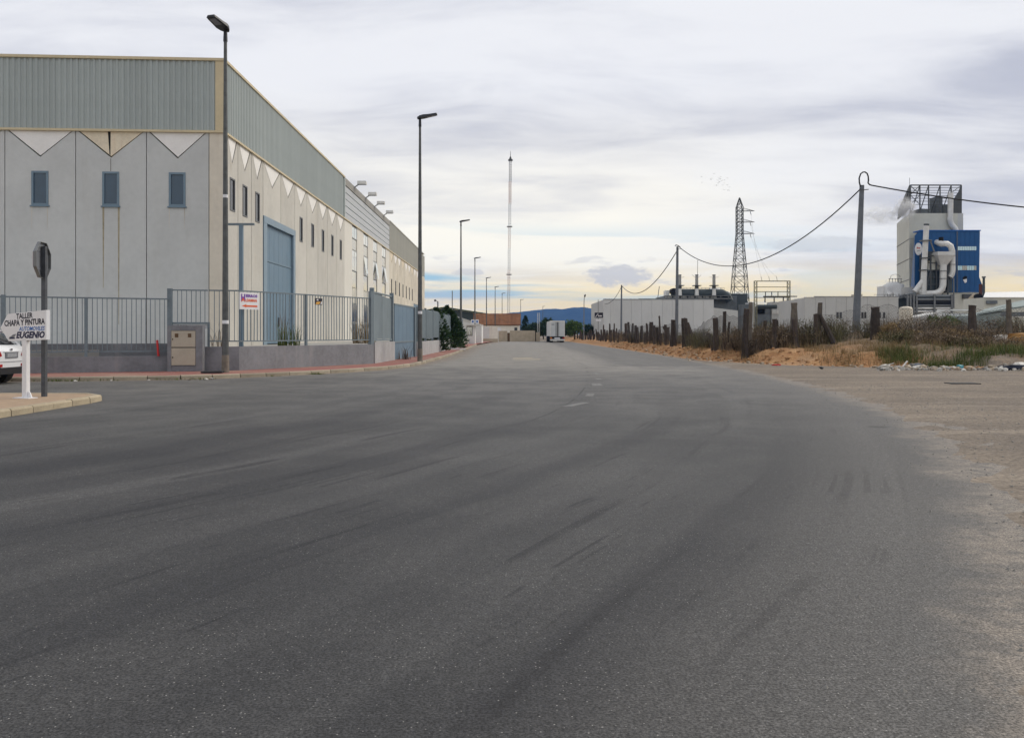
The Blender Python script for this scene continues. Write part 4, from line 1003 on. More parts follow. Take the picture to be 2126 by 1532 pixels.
# other thin poles on the left
for px, Y, top, r, m, lab in ((939, 80, 604, .05, 'galv', 'plain thin grey pole without a head by the sheet metal fence'), (921, 69, 655, .04, 'galv', 'thin fence pole between the two conifer shrubs')):
    X = at(px, Y); b = MB(); b.cyl(X, Y, PZ - .05, zt(top, Y), r, r*.8, 8); solo('pole', b, m, lab, 'pole', (X, Y, PZ))
X, Y = at(909, 150), 150; t = wthing('floodlight_pole', 'far floodlight pole rising behind the dark gabled roof', 'pole', (X, Y, 0))
b = MB(); b.cyl(X, Y, 0, zt(626, Y), .12, .1, 8); part('pole', b, 'galv_dark', t)
b = MB(); b.bar((X - .4, Y, zt(625, Y)), (X, Y, zt(626, Y)), .1); b.box(X - .62, X - .3, Y - .15, Y + .15, zt(626, Y), zt(622, Y)); part('lamp_head', b, 'galv_dark', t)

# ------------------------------------------------------------------ signs on the near corner
C0 = (at(54, 18.3), 18.3)
FT = Fr(C0, (.945, -.327))
t = wthing('direction_sign', 'white arrow shaped workshop sign on a square white post', 'sign', (C0[0], C0[1], .128))
KX = 1.06
def tx(px): return FT.s_at(px)
z = lambda py: zt(py, 18.2)
pts = [(tx(4.6), z(680.5)), (tx(22), z(708.5)), (tx(100), z(705)), (tx(100), z(644)), (tx(20), z(651.5))]
b = MB(); FT.poly(b, pts, -.045, .045); part('board', b, 'sign_white', t)
def wr(s, x0, x1, y0, y1, m, bold=.02, shear=0.0, dy=0.0):
    vs, fs, _w = text_geo(s, z(y0) - z(y1), tx(x1) - tx(x0), bold, shear); b = MB()
    L = tx(x1) - tx(x0)
    b.add([FT.p(tx(x0) + x, .048, z(y1) + y + dy*x/L) for x, y in vs], fs); part('lettering', b, m, t)
wr('TALLER', 37.5, 72, 651, 662.5, 'ink_black', .035, 0, .025)
wr('CHAPA Y PINTURA', 13, 97, 665, 677.8, 'ink_black', .035, 0, .045)
wr('AUTOMOVILES', 43, 97, 678.5, 687.5, 'ink_blue', .02, .25, .015)
wr('EUGENIO', 37.5, 97, 688.5, 703, 'ink_navy', .05, .25, .012)
b = MB(); q = [(tx(22), z(704)), (tx(23), z(700)), (tx(27), z(698)), (tx(31), z(694.5)), (tx(38), z(693.2)), (tx(34), z(699)), (tx(36), z(703.5)), (tx(30), z(704))]
FT.poly(b, q, .046, .0475); part('car_mark', b, 'sign_metal', t)
b = MB(); q = [(tx(24), z(703.4)), (tx(25), z(700.5)), (tx(30), z(700)), (tx(33), z(701)), (tx(33.5), z(703.5))]; FT.poly(b, q, .048, .049); part('car_mark', b, 'ink_navy', t)
b = MB(); FT.box(b, -.062, .062, -.045, .045, .12, z(706)); part('post', b, 'sign_white', t)
b = MB(); FT.box(b, -.24, .2, -.12, .12, .126, .142); part('base_plate', b, 'sign_white', t)
b = MB(); FT.poly(b, [(.064, .142), (.17, .142), (.12, .25), (.064, .27)], -.01, .01); part('gusset', b, 'sign_white', t)
X, Y = at(92, 18.75), 18.75
t = wthing('stop_sign', 'octagonal road sign seen from its grey metal back on a dark pole', 'road sign', (X, Y, .128))
b = MB(); b.box(X - .045, X + .045, Y - .045, Y + .045, .1, zt(512, Y)); part('pole', b, 'post_grey', t)
nx = Vector((-.991, -.13, 0)); sx = Vector((-.13, .991, 0)); cz = zt(540.5, Y); rr = .385/math.cos(math.pi/8)*1.0
oc = [Vector((X, Y, cz)) + nx*.06 + sx*rr*math.cos(R(22.5 + 45*i)) + Vector((0, 0, rr*math.sin(R(22.5 + 45*i)))) for i in range(8)]
b = MB(); b.prism(oc, nx*.02); part('plate', b, 'sign_metal', t)
b = MB()
for i in range(8): b.bar(oc[i] - nx*.025, oc[(i+1) % 8] - nx*.025, .012, .055, up=tuple(nx))
part('rim', b, 'galv', t)
b = MB(); b.prism([Vector((X, Y, cz)) + (p_ - Vector((X, Y, cz)) - nx*.06)*.97 + nx*.084 for p_ in oc], nx*.003); part('face', b, 'ink_red', t)
for zz in (cz + .2, cz - .2):
    b = MB(); b.bar(Vector((X, Y, zz)) + nx*.056 - sx*.3, Vector((X, Y, zz)) + nx*.056 + sx*.3, .012, .04); part('bracket', b, 'sign_metal', t)

# ------------------------------------------------------------------ white car, its tail toward the crossing
def car(label, loc, rotz):
    t = thing('parked_car', label, 'car', loc, rotz)   # local: +x is the tail, z up
    def loft(secs, m, name, par, smooth=True):
        b = MB(); n = len(secs[0]); vs = [p for s_ in secs for p in s_]
        fs = [(i*n + k, i*n + (k+1) % n, (i+1)*n + (k+1) % n, (i+1)*n + k) for i in range(len(secs)-1) for k in range(n)]
        b.add(vs, fs, smooth); b.add(secs[0], [tuple(range(n))[::-1]]); b.add(secs[-1], [tuple(range(n))])
        return part(name, b, m, par)
    def ring(x, zl, zb, zs, hw, hs):  # lower, belt, shoulder
        return [(x, -hw*.94, zl), (x, -hw, zl + .16), (x, -hw, zb - .2), (x, -hw*.97, zb - .06), (x, -hs, zs), (x, hs, zs), (x, hw*.97, zb - .06), (x, hw, zb - .2), (x, hw, zl + .16), (x, hw*.94, zl)]
    body = loft([ring(-4.28, .36, .62, .60, .62, .50), ring(-4.15, .28, .76, .78, .78, .66), ring(-3.7, .24, .93, .93, .86, .76), ring(-2.9, .22, 1.02, 1.02, .885, .80), ring(-1.5, .22, 1.04, 1.05, .885, .80), ring(-.6, .24, 1.10, 1.12, .885, .78), ring(-.22, .30, 1.12, 1.17, .87, .76), ring(-.07, .36, 1.08, 1.12, .83, .72), ring(-.0, .48, .98, .98, .76, .66)], 'car_white', 'body', t)
    def gr(x, z0, z1, w0, w1): return [(x, -w0, z0), (x, -w1*1.03, z1 - .05), (x, -w1*.85, z1), (x, w1*.85, z1), (x, w1*1.03, z1 - .05), (x, w0, z0)]
    loft([gr(-3.15, 1.0, 1.04, .78, .72), gr(-2.45, 1.02, 1.52, .80, .60), gr(-1.9, 1.04, 1.60, .80, .60), gr(-1.0, 1.08, 1.585, .79, .58), gr(-.62, 1.10, 1.52, .78, .56), gr(-.24, 1.14, 1.20, .74, .68)], 'car_glass', 'cabin_glass', t)
    loft([gr(-2.5, 1.52, 1.555, .60, .585), gr(-1.9, 1.575, 1.64, .61, .585), gr(-1.0, 1.565, 1.62, .59, .565), gr(-.50, 1.52, 1.575, .56, .53)], 'car_white', 'roof', t)
    for sgn in (-1, 1):
        b = MB()
        for x0, z0, x1, z1 in ((-.55, 1.55, -.16, 1.14), (-1.55, 1.60, -1.5, 1.04), (-2.5, 1.53, -3.1, 1.03)): b.bar((x0, sgn*.605, z0), (x1, sgn*.79, z1), .09, .05)
        part('pillar', b, 'car_white', t)
        b = MB(); b.add([(-.25, sgn*.875, 1.03), (-.02, sgn*.80, 1.02), (.008, sgn*.60, .97), (.012, sgn*.52, .85), (.01, sgn*.70, .80), (-.12, sgn*.855, .86)], [(0, 1, 2, 3, 4, 5), (5, 4, 3, 2, 1, 0)])
        b.add([(-.25, sgn*.895, 1.03), (-.0, sgn*.82, 1.02), (.022, sgn*.62, .97), (.026, sgn*.54, .85), (.024, sgn*.72, .80), (-.10, sgn*.875, .86)], [(0, 1, 2, 3, 4, 5), (5, 4, 3, 2, 1, 0)])
        part('tail_light', b, 'lens_red', t)
        b = MB(); b.box(.0, .035, sgn*.60 - .07, sgn*.60 + .07, .52, .60); part('reflector', b, 'lens_red', t)
        for wx in (-.78, -3.35):
            b = MB(); b.tube([(wx, sgn*.68, .33), (wx, sgn*.70, .33), (wx, sgn*.87, .33), (wx, sgn*.89, .33)], [.29, .325, .325, .28], 20); wh = part('wheel', b, 'tyre', t)
            b = MB(); b.tube([(wx, sgn*.80, .33), (wx, sgn*.895, .33)], [.21, .20], 16); part('rim', b, 'rim', wh)
            b = MB(); b.tube([(wx, sgn*.55, .36), (wx, sgn*.884, .36)], .395, 20); part('wheel_arch', b, 'car_black', t)
    b = MB(); b.box(-.30, .035, -.80, .80, .30, .50); b.prism([(-.30, -.80, .30), (.02, -.74, .30), (.02, -.60, .22), (-.30, -.6, .2)], (0, 0, .05)); part('bumper', b, 'car_black', t)
    b = MB(); b.box(.0, .03, -.27, .27, .80, .92); pl = part('number_plate', b, 'plate', t)
    b = MB(); b.box(.0, .02, -.34, .34, .775, .95); part('plate_recess', b, 'sign_metal', t)
    b = MB(); b.box(-.04, .022, -.42, .42, .955, .985); part('handle', b, 'car_white', t)
    b = MB(); b.box(.0, .015, -.05, .05, 1.0, 1.06); part('badge', b, 'rim', t)
    b = MB(); b.box(-.62, -.30, -.48, .48, 1.585, 1.61); part('spoiler', b, 'car_white', t)
    b = MB(); b.box(.0, .012, -.74, .74, .66, .672); part('tailgate_seam', b, 'sign_metal', t)
    return t
car('white hatchback parked along the far kerb of the side street, red tail light in view', (-15.02, 25.72, 0.0), R(2))

# ------------------------------------------------------------------ lorry up the street
tx0, tx1, TY = 6.55, 9.1, 148.0
t = wthing('lorry_trailer', 'white box trailer of a lorry parked ahead on the road', 'lorry', ((tx0+tx1)/2, TY, 0))
b = MB(); b.box(tx0, tx1, TY + .05, TY + 13.6, 1.08, 3.72); part('box', b, 'trailer', t)
b = MB(); b.box(tx0 - .02, tx1 + .02, TY - .02, TY + .06, 3.52, 3.76); b.box(tx0 - .02, tx0 + .14, TY - .02, TY + .06, 1.0, 3.52); b.box(tx1 - .14, tx1 + .02, TY - .02, TY + .06, 1.0, 3.52); part('rear_frame', b, 'duct', t)
mid = (tx0+tx1)/2
for a, b_ in ((tx0 + .15, mid - .02), (mid + .02, tx1 - .15)):
    b = MB(); b.box(a, b_, TY - .0, TY + .06, 1.05, 3.50); d = part('door', b, 'trailer', t)
    for q in (a + .85 if a < mid - .5 else a + .18, ):
        b = MB(); b.box(q, q + .06, TY - .05, TY - .001, 1.05, 3.5); part('lock_rod', b, 'galv_dark', d)
b = MB(); b.box(mid - .09, mid + .09, TY - .03, TY - .001, 1.05, 3.5); part('door_seal', b, 'galv_dark', t)
b = MB(); b.box(tx0 + .3, tx0 + .75, TY - .02, TY - .001, 3.05, 3.14); part('marking', b, 'ink_black', t)
b = MB(); b.box(tx0 + .05, tx1 - .05, TY + .0, TY + .2, .62, 1.02); part('rear_beam', b, 'black', t)
b = MB(); b.box(tx0 + .02, tx1 - .02, TY - .05, TY + .1, .30, .58); part('bumper', b, 'duct', t)
b = MB(); b.box(mid - .5, mid + .45, TY - .02, TY - .001, .62, .86); part('number_plate', b, 'sign_white', t)
for a, m in ((tx0 + .06, 'lens_amber'), (tx1 - .36, 'lens_red')):
    b = MB(); b.box(a, a + .3, TY - .04, TY - .001, .64, .9); part('tail_light', b, m, t)
for wy in (TY + 2.0, TY + 3.3, TY + 4.6):
    for a in (tx0 + .06, tx1 - .62):
        b = MB(); b.tube([(a, wy, .5), (a + .56, wy, .5)], .5, 16); part('wheel', b, 'tyre', t)
b = MB(); b.box(tx0 + .3, tx1 - .3, TY + .3, TY + 13, .75, 1.07); part('chassis', b, 'black', t)
b = MB(); b.box(tx0 + .05, tx1 - .05, TY + 14.3, TY + 16.6, .6, 3.4); part('cab', b, 'ink_navy', t)
b = MB(); b.box(tx0 + .3, tx1 - .3, TY + 11, TY + 16.4, .45, .9); part('tractor_frame', b, 'black', t)
for a in (tx0 + .06, tx1 - .5):
    for wy in (TY + 12.2, TY + 15.8):
        b = MB(); b.tube([(a, wy, .5), (a + .44, wy, .5)], .5, 16); part('wheel', b, 'tyre', t)
# ------------------------------------------------------------------ up the street, left
def pbox(b, px0, px1, py0, py1, Y, depth): return b.box(at(px0, Y), at(px1, Y), Y, Y + depth, zt(py1, Y), zt(py0, Y))
Y = 118
t = wthing('guard_hut', 'small white guard hut with a window at the end of the fence', 'hut', (at(977, Y), Y, PZ))
X0, X1 = at(967.5, Y), at(986.3, Y)
b = MB(); b.box(X0, X1, Y, Y + 2.2, PZ, zt(676, Y)); part('wall', b, 'white_paint', t)
b = MB(); b.box(X0 - .3, X1 + .75, Y - .4, Y + 2.5, zt(676, Y), zt(674, Y)); part('roof', b, 'duct', t)
b = MB(); b.box(at(969, Y), at(981, Y), Y - .05, Y - .002, zt(697, Y), zt(677.5, Y)); w_ = part('window', b, 'frame_dark', t)
b = MB(); b.box(at(970, Y), at(980, Y), Y - .06, Y - .051, zt(695.5, Y), zt(679, Y)); part('pane', b, 'glass_sky', w_)
b = MB(); b.box(at(974.4, Y), at(975.8, Y), Y - .08, Y - .061, zt(695.5, Y), zt(679, Y)); part('mullion', b, 'white_paint', w_)
t = wthing('notice_boards', 'pair of pale blue notice boards above the guard hut', 'sign', (at(986, 121), 121, zt(674, 121)))
for a, c_ in ((978, 985.3), (987, 994)):
    b = MB(); pbox(b, a, c_, 663.5, 672.5, 121, .08); bd = part('board', b, 'sign_white', t)
    b = MB(); pbox(b, a + 2, c_ - 2, 665.5, 670, 120.97, .02); part('print', b, 'ink_blue', bd)
b = MB(); pbox(b, 985.4, 986.6, 664, 676, 121.1, .06); part('support', b, 'galv', t)
Y = 128; t = wthing('white_shed', 'white shed with a sloping roof behind the guard hut', 'shed', (at(972, Y), Y, 0))
b = MB(); b.prism([(at(951, Y), Y, 0), (at(1000, Y), Y, 0), (at(1000, Y), Y, zt(675, Y)), (at(951, Y), Y, zt(658.5, Y))], (0, 6, 0)); part('wall', b, 'white_paint', t)
b = MB(); b.prism([(at(950, Y), Y - .2, zt(658.6, Y)), (at(1001, Y), Y - .2, zt(675.2, Y)), (at(1001, Y), Y - .2, zt(674, Y)), (at(950, Y), Y - .2, zt(657.4, Y))], (0, 6.4, 0)); part('roof', b, 'duct', t)
Y = 152; t = wthing('cream_wall', 'cream rendered wall with a gate beyond the guard hut', 'wall', (at(1010, Y), Y, 0))
b = MB(); pbox(b, 987, 1033, 677, 712, Y, .3); part('wall', b, 'white_wall', t)
b = MB(); pbox(b, 987, 1034, 703.5, 714, Y - .35, .3); part('plinth', b, 'beige_wall', t)
for i in range(8):
    b = MB(); pbox(b, 997 + i*2.4, 999 + i*2.4, 679, 702.5, Y - .06, .05); part('gate_slat', b, 'white_paint', t)
Y = 154; t = wthing('small_notice', 'small white notice on a post in front of the beige wall', 'sign', (at(1036, Y), Y, 0))
b = MB(); pbox(b, 1032.5, 1040, 680, 687, Y, .05); part('board', b, 'sign_white', t); b = MB(); pbox(b, 1034, 1035, 687, 710, Y, .1); part('post', b, 'white_paint', t)
Y = 166; t = wthing('beige_wall', 'weathered beige block wall closing the street', 'wall', (at(1080, Y), Y, 0))
for a, c_, tp in ((1033.5, 1053.2, 687), (1058.5, 1111, 686.3), (1113, 1121, 690)):
    b = MB(); pbox(b, a, c_, tp, 711, Y, .3); part('wall', b, 'beige_wall', t)
b = MB(); pbox(b, 1053.3, 1058.4, 691, 711, Y + .1, .1); part('door', b, 'brown_door', t)
b = MB(); pbox(b, 1111.1, 1112.9, 688.5, 711, Y - .05, .4); part('pier', b, 'bark', t)
Y = 205; t = wthing('tiled_house', 'long white house under a weathered orange tiled roof', 'house', (at(1030, Y), Y, 0))
X0, X1 = at(981, Y), at(1081, Y); ze, zr = zt(675.5, Y), zt(652.5, Y)
b = MB(); b.box(X0 + .2, X1 - .2, Y + .3, Y + 9, 0, ze); part('wall', b, 'white_wall', t)
b = MB(); b.prism([(X0, Y, ze), (X0 + .25, Y + 4.5, zr), (X0 + .25, Y + 4.6, zr + .15), (X0, Y - .05, ze + .15)], (X1 - X0 - .2, 0, 0)); b.prism([(X0, Y + 9.2, ze), (X0, Y + 4.6, zr), (X0, Y + 4.65, zr + .15), (X0, Y + 9.3, ze + .15)], (X1 - X0, 0, 0)); rf = part('roof', b, 'roof_tiles', t)
b = MB()
for i in range(36): xx = X0 + .2 + i*(X1 - X0 - .4)/35; b.tube([(xx, Y - .1, ze + .14), (xx + .02, Y + 4.5, zr + .14)], .11, 5)
part('tile_rows', b, 'roof_tiles', rf)
b = MB(); b.tube([(X0, Y + 4.6, zr + .14), (X1, Y + 4.6, zr + .14)], .16, 6); part('ridge', b, 'roof_tiles', rf)
b = MB(); pbox(b, 1068, 1074, 680, 690, Y + .15, .1); part('window', b, 'glass_dark', t)
Y = 232; t = wthing('gabled_hall', 'dark grey hall with a low gable behind the sheet metal fence', 'hall', (at(930, Y), Y, 0))
gp = [(at(840, Y), Y, 0), (at(1030, Y), Y, 0), (at(1030, Y), Y, zt(656.5, Y)), (at(923, Y), Y, zt(640, Y)), (at(840, Y), Y, zt(653, Y))]
b = MB(); b.prism(gp, (0, 30, 0)); part('wall', b, 'roof_dark', t)
b = MB()
for a, c_ in ((4, 3), (3, 2)):
    p, q = Vector(gp[a]), Vector(gp[c_]); b.bar(p + Vector((0, -.3, .2)), q + Vector((0, -.3, .2)), .9, .35, up=(0, 0, 1))
part('verge_trim', b, 'leaf_dark', t)
# trees beyond
def leafy_tree(label, x, y, z0, h, r, m, n, seed, group=None, cat='tree', size=.3):
    rd_ = random.Random(seed); t = wthing('tree' if cat == 'tree' else 'shrub', label, cat, (x, y, z0), group)
    b = MB(); top = Vector((x + rd_.uniform(-.2, .2), y, z0 + h*.75)); b.tube([(x, y, z0 - .2), (x + .05, y, z0 + h*.35), top], [.05*h**.6 + .05, .04*h**.6 + .03, .03], 7)
    for _ in range(9):
        a = rd_.uniform(0, 6.28); f = rd_.uniform(.25, .6); e = Vector((x + r*.8*math.cos(a), y + r*.8*math.sin(a), z0 + h*rd_.uniform(.5, .92))); s0 = Vector((x + .05, y, z0 + h*f))
        b.tube([s0, (s0 + e)/2 + Vector((0, 0, .15)), e], [.045, .03, .01], 5)
    part('trunk', b, 'bark', t)
    b = MB(); leaves(b, (x, y, z0 + h*.56), (r, r, h*.46), n, size, rd_, 22, z0 + .1); part('crown', b, m, t); return t
leafy_tree('light green airy tree beside the parked lorry', at(1193, 165), 165, .3, 4.3, 1.9, 'leaf_light', 2600, 4, None, 'tree', .26)
for i, (px, Y, h, r) in enumerate(((1091, 240, 6.6, 1.9), (1102, 262, 5.2, 3.0), (1111, 250, 4.8, 2.6), (1128, 245, 5.4, 3.0), (1137, 232, 6.4, 2.4), (1149, 240, 5.6, 2.6), (1182, 230, 4.6, 3.0), (1222, 215, 4.0, 3.0), (1241, 218, 3.4, 3.2))):
    if i == 0: shrub_conifer('pointed dark conifer standing beside the tiled house', at(px, Y), Y, 0, h, r, 'leaf_dark', 1500, 31)
    else: leafy_tree('dark green distant tree between the beige wall and white factory hall', at(px, Y), Y, 0, h, r, 'leaf_dark', 1300, 40 + i, 'dark trees beyond the end of the street', 'tree', .5)
# thin lattice post, and the tall guyed mast
def lattice(mb, x, y, z0, z1, w0, w1, n, r, faces=4, step=None, cross=True):
    """square lattice column; returns nothing, adds bars to mb"""
    def cor(f): 
        w_ = (w0 + (w1 - w0)*f)/2; z_ = z0 + (z1 - z0)*f
        return [Vector((x + sx_*w_, y + sy_*w_, z_)) for sx_, sy_ in ((-1,-1), (1,-1), (1,1), (-1,1))]
    fs = [i/n for i in range(n + 1)]
    if w1 != w0:  # bays shorten as it narrows
        k_ = (w1 / w0) ** (1/n); s_ = [1.0]; 
        for i in range(n): s_.append(s_[-1] + k_ ** (i + 1))
        fs = [(q - s_[0]) / (s_[-1] - s_[0]) for q in s_]
    a0, a1 = cor(0), cor(1)
    for i in range(4): mb.bar(a0[i], a1[i], r*1.5)
    for f0, f1 in zip(fs, fs[1:]):
        p, q = cor(f0), cor(f1)
        for i in range(4):
            j = (i + 1) % 4
            mb.bar(p[i], q[j], r)
            if cross: mb.bar(p[j], q[i], r)
            mb.bar(q[i], q[j], r)
Y = 240; X = at(1118, Y); b = MB(); lattice(b, X, Y, 0, zt(650, Y), .62, .62, 9, .05, cross=False)
solo('lattice_post', b, 'duct', 'pale slim lattice post standing before the blue mountain', 'post', (X, Y, 0))
Y = 420; X0, X1 = at(1055, Y), at(1059.8, Y); ztop = zt(332, Y)
t = wthing('radio_mast', 'very tall slender red and white lattice radio mast', 'radio mast', (X0, Y, 0))
ns = 8
for i in range(ns):
    b = MB(); f0, f1 = i/ns, (i+1)/ns; zz0, zz1 = ztop*f0, ztop*f1; xx = X0 + (X1 - X0)*(f0 + f1)/2
    lattice(b, xx, Y, zz0, zz1, 1.15, 1.15, 9, .07 if i < 6 else .11, cross=False)
    part('mast_section', b, 'mast_grey' if i % 2 else 'mast_red', t)
b = MB(); b.cyl(X1, Y, ztop, zt(314, Y), .22, .08, 6); b.box(X1 - 1.1, X1 + 1.1, Y - 1.1, Y + 1.1, ztop - .5, ztop); b.cyl(X1, Y, ztop, ztop + 1.6, .8, .25, 8); part('tip', b, 'galv_dark', t)
for f in (.35, .62):
    b = MB(); xx = X0 + (X1 - X0)*f; b.box(xx - 1.3, xx + 1.3, Y - 1.3, Y + 1.3, ztop*f, ztop*f + .35); part('platform', b, 'mast_grey', t)
# far ridge
PROF = [(-1700, 640), (-700, 625), (0, 640), (600, 652), (900, 652), (1000, 653), (1040, 651), (1060, 647), (1085, 645), (1100, 643), (1117, 641), (1132, 639.2), (1150, 638.6), (1166, 639.8), (1180, 637.5), (1195, 636), (1212, 635), (1226, 638), (1236, 641), (1250, 640.5), (1300, 640), (1400, 645), (1600, 655), (2000, 662), (2500, 650), (3800, 640)]
MY = 6000.0
def ridge_h(px): return (HY - interp(PROF, px)) / FPX * MY
rows = []
xs = [at(px, MY) for px in frange(-250, 900, 30) + frange(900, 1300, 5) + frange(1300, 2400, 30)]
for f in [i/26 for i in range(27)]: rows.append((xs, 4300 + f*2700))
def mz(x, y):
    px = x / MY * FPX + CX; H = ridge_h(px); d = (y - MY) / (1700.0 if y < MY else 1000.0)
    k_ = max(0.0, 1 - abs(d)) ** 1.15
    rel = mnoise.fractal((x*.0016, y*.0016, 1.7), 1.0, 2.0, 5) * 34 * min(1, k_*1.6) * min(1.0, abs(d)*2.4)
    return H*k_ + rel*(.9 if y < MY else 0) - 3 + (mnoise.noise((x*.02, y*.02, 5)) * 3 * k_)
M('mountain', (0.030, 0.042, 0.040), 0.95, var=0.35, vscale=.004, spec=0.0)
struct('mountain', grid_mesh('mountain', rows, mz), 'mountain')

# ------------------------------------------------------------------ timber post fence on the right
def timber(x, y, z1, wd, lean=(0, 0), seed=0, m='wood'):
    rd_ = random.Random(seed); z0 = verge_z(x, y) - .25; b = MB(); n = 6; rings = []
    for f in (0, .3, .62, .9, 1.0):
        k_ = wd/2 * (1.12 - .2*f + rd_.uniform(-.08, .08)); zz = z0 + (z1 - z0)*f
        rings.append([(x + lean[0]*f + k_*math.cos(6.283*i/n + .5)*(1 + rd_.uniform(-.14, .14)), y + lean[1]*f + k_*.8*math.sin(6.283*i/n + .5), zz + (rd_.uniform(-.07, .03) if f > .85 else 0)) for i in range(n)])
    vs = [v for r_ in rings for v in r_]; fs = [(j*n + i, j*n + (i+1) % n, (j+1)*n + (i+1) % n, (j+1)*n + i) for j in range(4) for i in range(n)] + [tuple(4*n + i for i in range(n))]
    return b.add(vs, fs)
tf = wthing('timber_fence', 'ragged fence of dark weathered timber posts and torn wire along the dirt bank', 'fence', (12.6, 46.5, .45))
posts = []
for px, top, wpx in ((1543, 641, 9.5), (1549, 652, 6), (1506.5, 647, 7), (1513, 668, 5), (1491, 660, 9), (1425, 660, 8), (1418, 661, 6.5), (1400, 664, 8.5), (1395, 681, 4.5), (1386, 674, 5), (1381, 679, 6), (1374, 656, 4), (1368, 679, 7), (1359, 676, 5), (1352, 668, 7.5), (1346, 671, 4), (1340, 690, 5), (1331, 676, 5.5), (1323, 679, 4.5), (1318, 675, 4.5), (1312.6, 671, 4.5), (1305, 669, 5), (1300, 671, 5), (1274, 671, 2.6), (1267, 672, 3), (1253, 674, 2.6), (1239, 689, 2.2), (1226, 684, 2.5)):
    Yp = 12.6*FPX/(px - CX); posts.append((at(px, Yp) + rng.uniform(-.1, .1), Yp + rng.uniform(-.4, .4), zt(top, Yp), wpx/FPX*Yp, 'wood'))
for px, Yp, top, wpx, m in ((1556.5, 47.3, 628, 7, 'wood_grey'), (1582, 49, 664, 7, 'wood'), (1607, 46.6, 661, 8, 'wood'), (1612, 47.5, 664, 7, 'wood'), (1648, 47.2, 628, 10.5, 'wood_grey'), (1654, 46.6, 661, 9, 'wood'), (1697, 47.2, 629, 7.5, 'wood_grey'), (1694, 47.0, 652, 9, 'wood'), (1817, 47.6, 638, 16, 'wood'), (2021, 46.5, 634, 14, 'wood'), (2096, 46.0, 622, 9, 'wood_grey')):
    posts.append((at(px, Yp), Yp, zt(top, Yp), wpx/FPX*Yp, m))
for i in range(34):
    Yp = 98 + i*2.1; posts.append((12.6 + rng.uniform(-.25, .25), Yp, .45 + rng.uniform(.7, 1.8), rng.uniform(.12, .26), 'wood'))
for i in range(26):
    Yp = 48 + i*1.9; posts.append((12.75 + rng.uniform(-.2, .3), Yp, .45 + rng.uniform(.7, 1.5), rng.uniform(.12, .24), 'wood'))
for i, (x, y, z1, wd, m) in enumerate(posts):
    ln = (rng.uniform(-.22, .22), rng.uniform(-.15, .15)); wd *= rng.uniform(1.05, 1.4)
    part('post', timber(x, y, z1, wd, ln, i, m), m, tf)
x, y = at(1702, 47), 47.0; b = MB(); b.tube([(x, y, 2.55), (x + .35, y - .2, 1.7), (x + .75, y - .3, .75)], [.09, .15, .17], 6, smooth=False); part('brace', b, 'wood', tf)
# leaning stump pieces near the corner of the fence
for k, (px, Yp, dxp, z1) in enumerate(((1428, 60.5, .5, 2.2), (1377, 71, .9, 2.0))):
    x = at(px, Yp); b = MB(); z0 = verge_z(x, Yp); b.tube([(x + dxp, Yp, z0 - .1), (x + dxp*.4, Yp, z0 + .9), (x, Yp, z1 + .1)], [.17, .16, .09], 6, smooth=False); part('brace', b, 'wood', tf)
# torn chain-link
def chain(pts, sag, hh, sp=.17):
    """pts: tops of the supports; diagonal wires in a band of height hh"""
    b = MB(); P = [Vector(p) for p in pts]; seg = []; tot = 0
    for p, q in zip(P, P[1:]): seg.append((p, q, tot, (q - p).length)); tot += (q - p).length
    def pos(s_, h_):
        s_ = max(0, min(tot - 1e-4, s_))
        for p, q, s0, L in seg:
            if s_ <= s0 + L:
                f = (s_ - s0)/L; top = p + (q - p)*f; top = top + Vector((0, 0, -sag*4*f*(1-f) + .05*math.sin(s_*5)))
                return top - Vector((0.1*math.sin(s_*2.1)*(1 - h_), .12*math.sin(s_*1.3), hh*(1 - h_)))
    n = int((tot + hh)/sp); w_ = .0075
    for i in range(-int(hh/sp), n):
        for sg in (1, -1):
            pr = None
            for k_ in range(7):
                f = k_/6; s_ = i*sp + (f if sg > 0 else 1 - f)*hh
                if s_ < 0 or s_ > tot: pr = None; continue
                p = pos(s_, f)
                if pr is not None: b.bar(pr, p, w_, w_)
                pr = p
    for h_ in (1.0,):
        pr = None
        for i in range(int(tot/.3)):
            p = pos(i*.3, h_)
            if pr is not None: b.bar(pr, p, .014, .014)
            pr = p
    return b
zz = lambda px, py, Yp: (at(px, Yp), Yp, zt(py, Yp))
part('wire_mesh', chain([zz(1700, 655, 48.2), zz(1760, 645, 48.2), zz(1800, 632, 48.3), zz(1845, 632, 48.3), zz(1905, 640, 48)], .1, 1.6), 'wire', tf)
part('wire_mesh', chain([zz(1440, 684, 59), zz(1462, 668, 56), zz(1480, 656, 54), zz(1505, 652, 51.5), zz(1548, 655, 48)], .12, 1.3), 'wire', tf)
part('wire_mesh', chain([zz(1907, 638, 48), zz(1965, 644, 47.5), zz(2024, 640, 47.2), zz(2098, 632, 46.6), zz(2140, 634, 46)], .2, 1.5), 'wire', tf)
part('wire_mesh', chain([zz(1304, 672, 92), zz(1352, 672, 78), zz(1400, 668, 66), zz(1424, 664, 62)], .3, 1.3, .3), 'wire', tf)

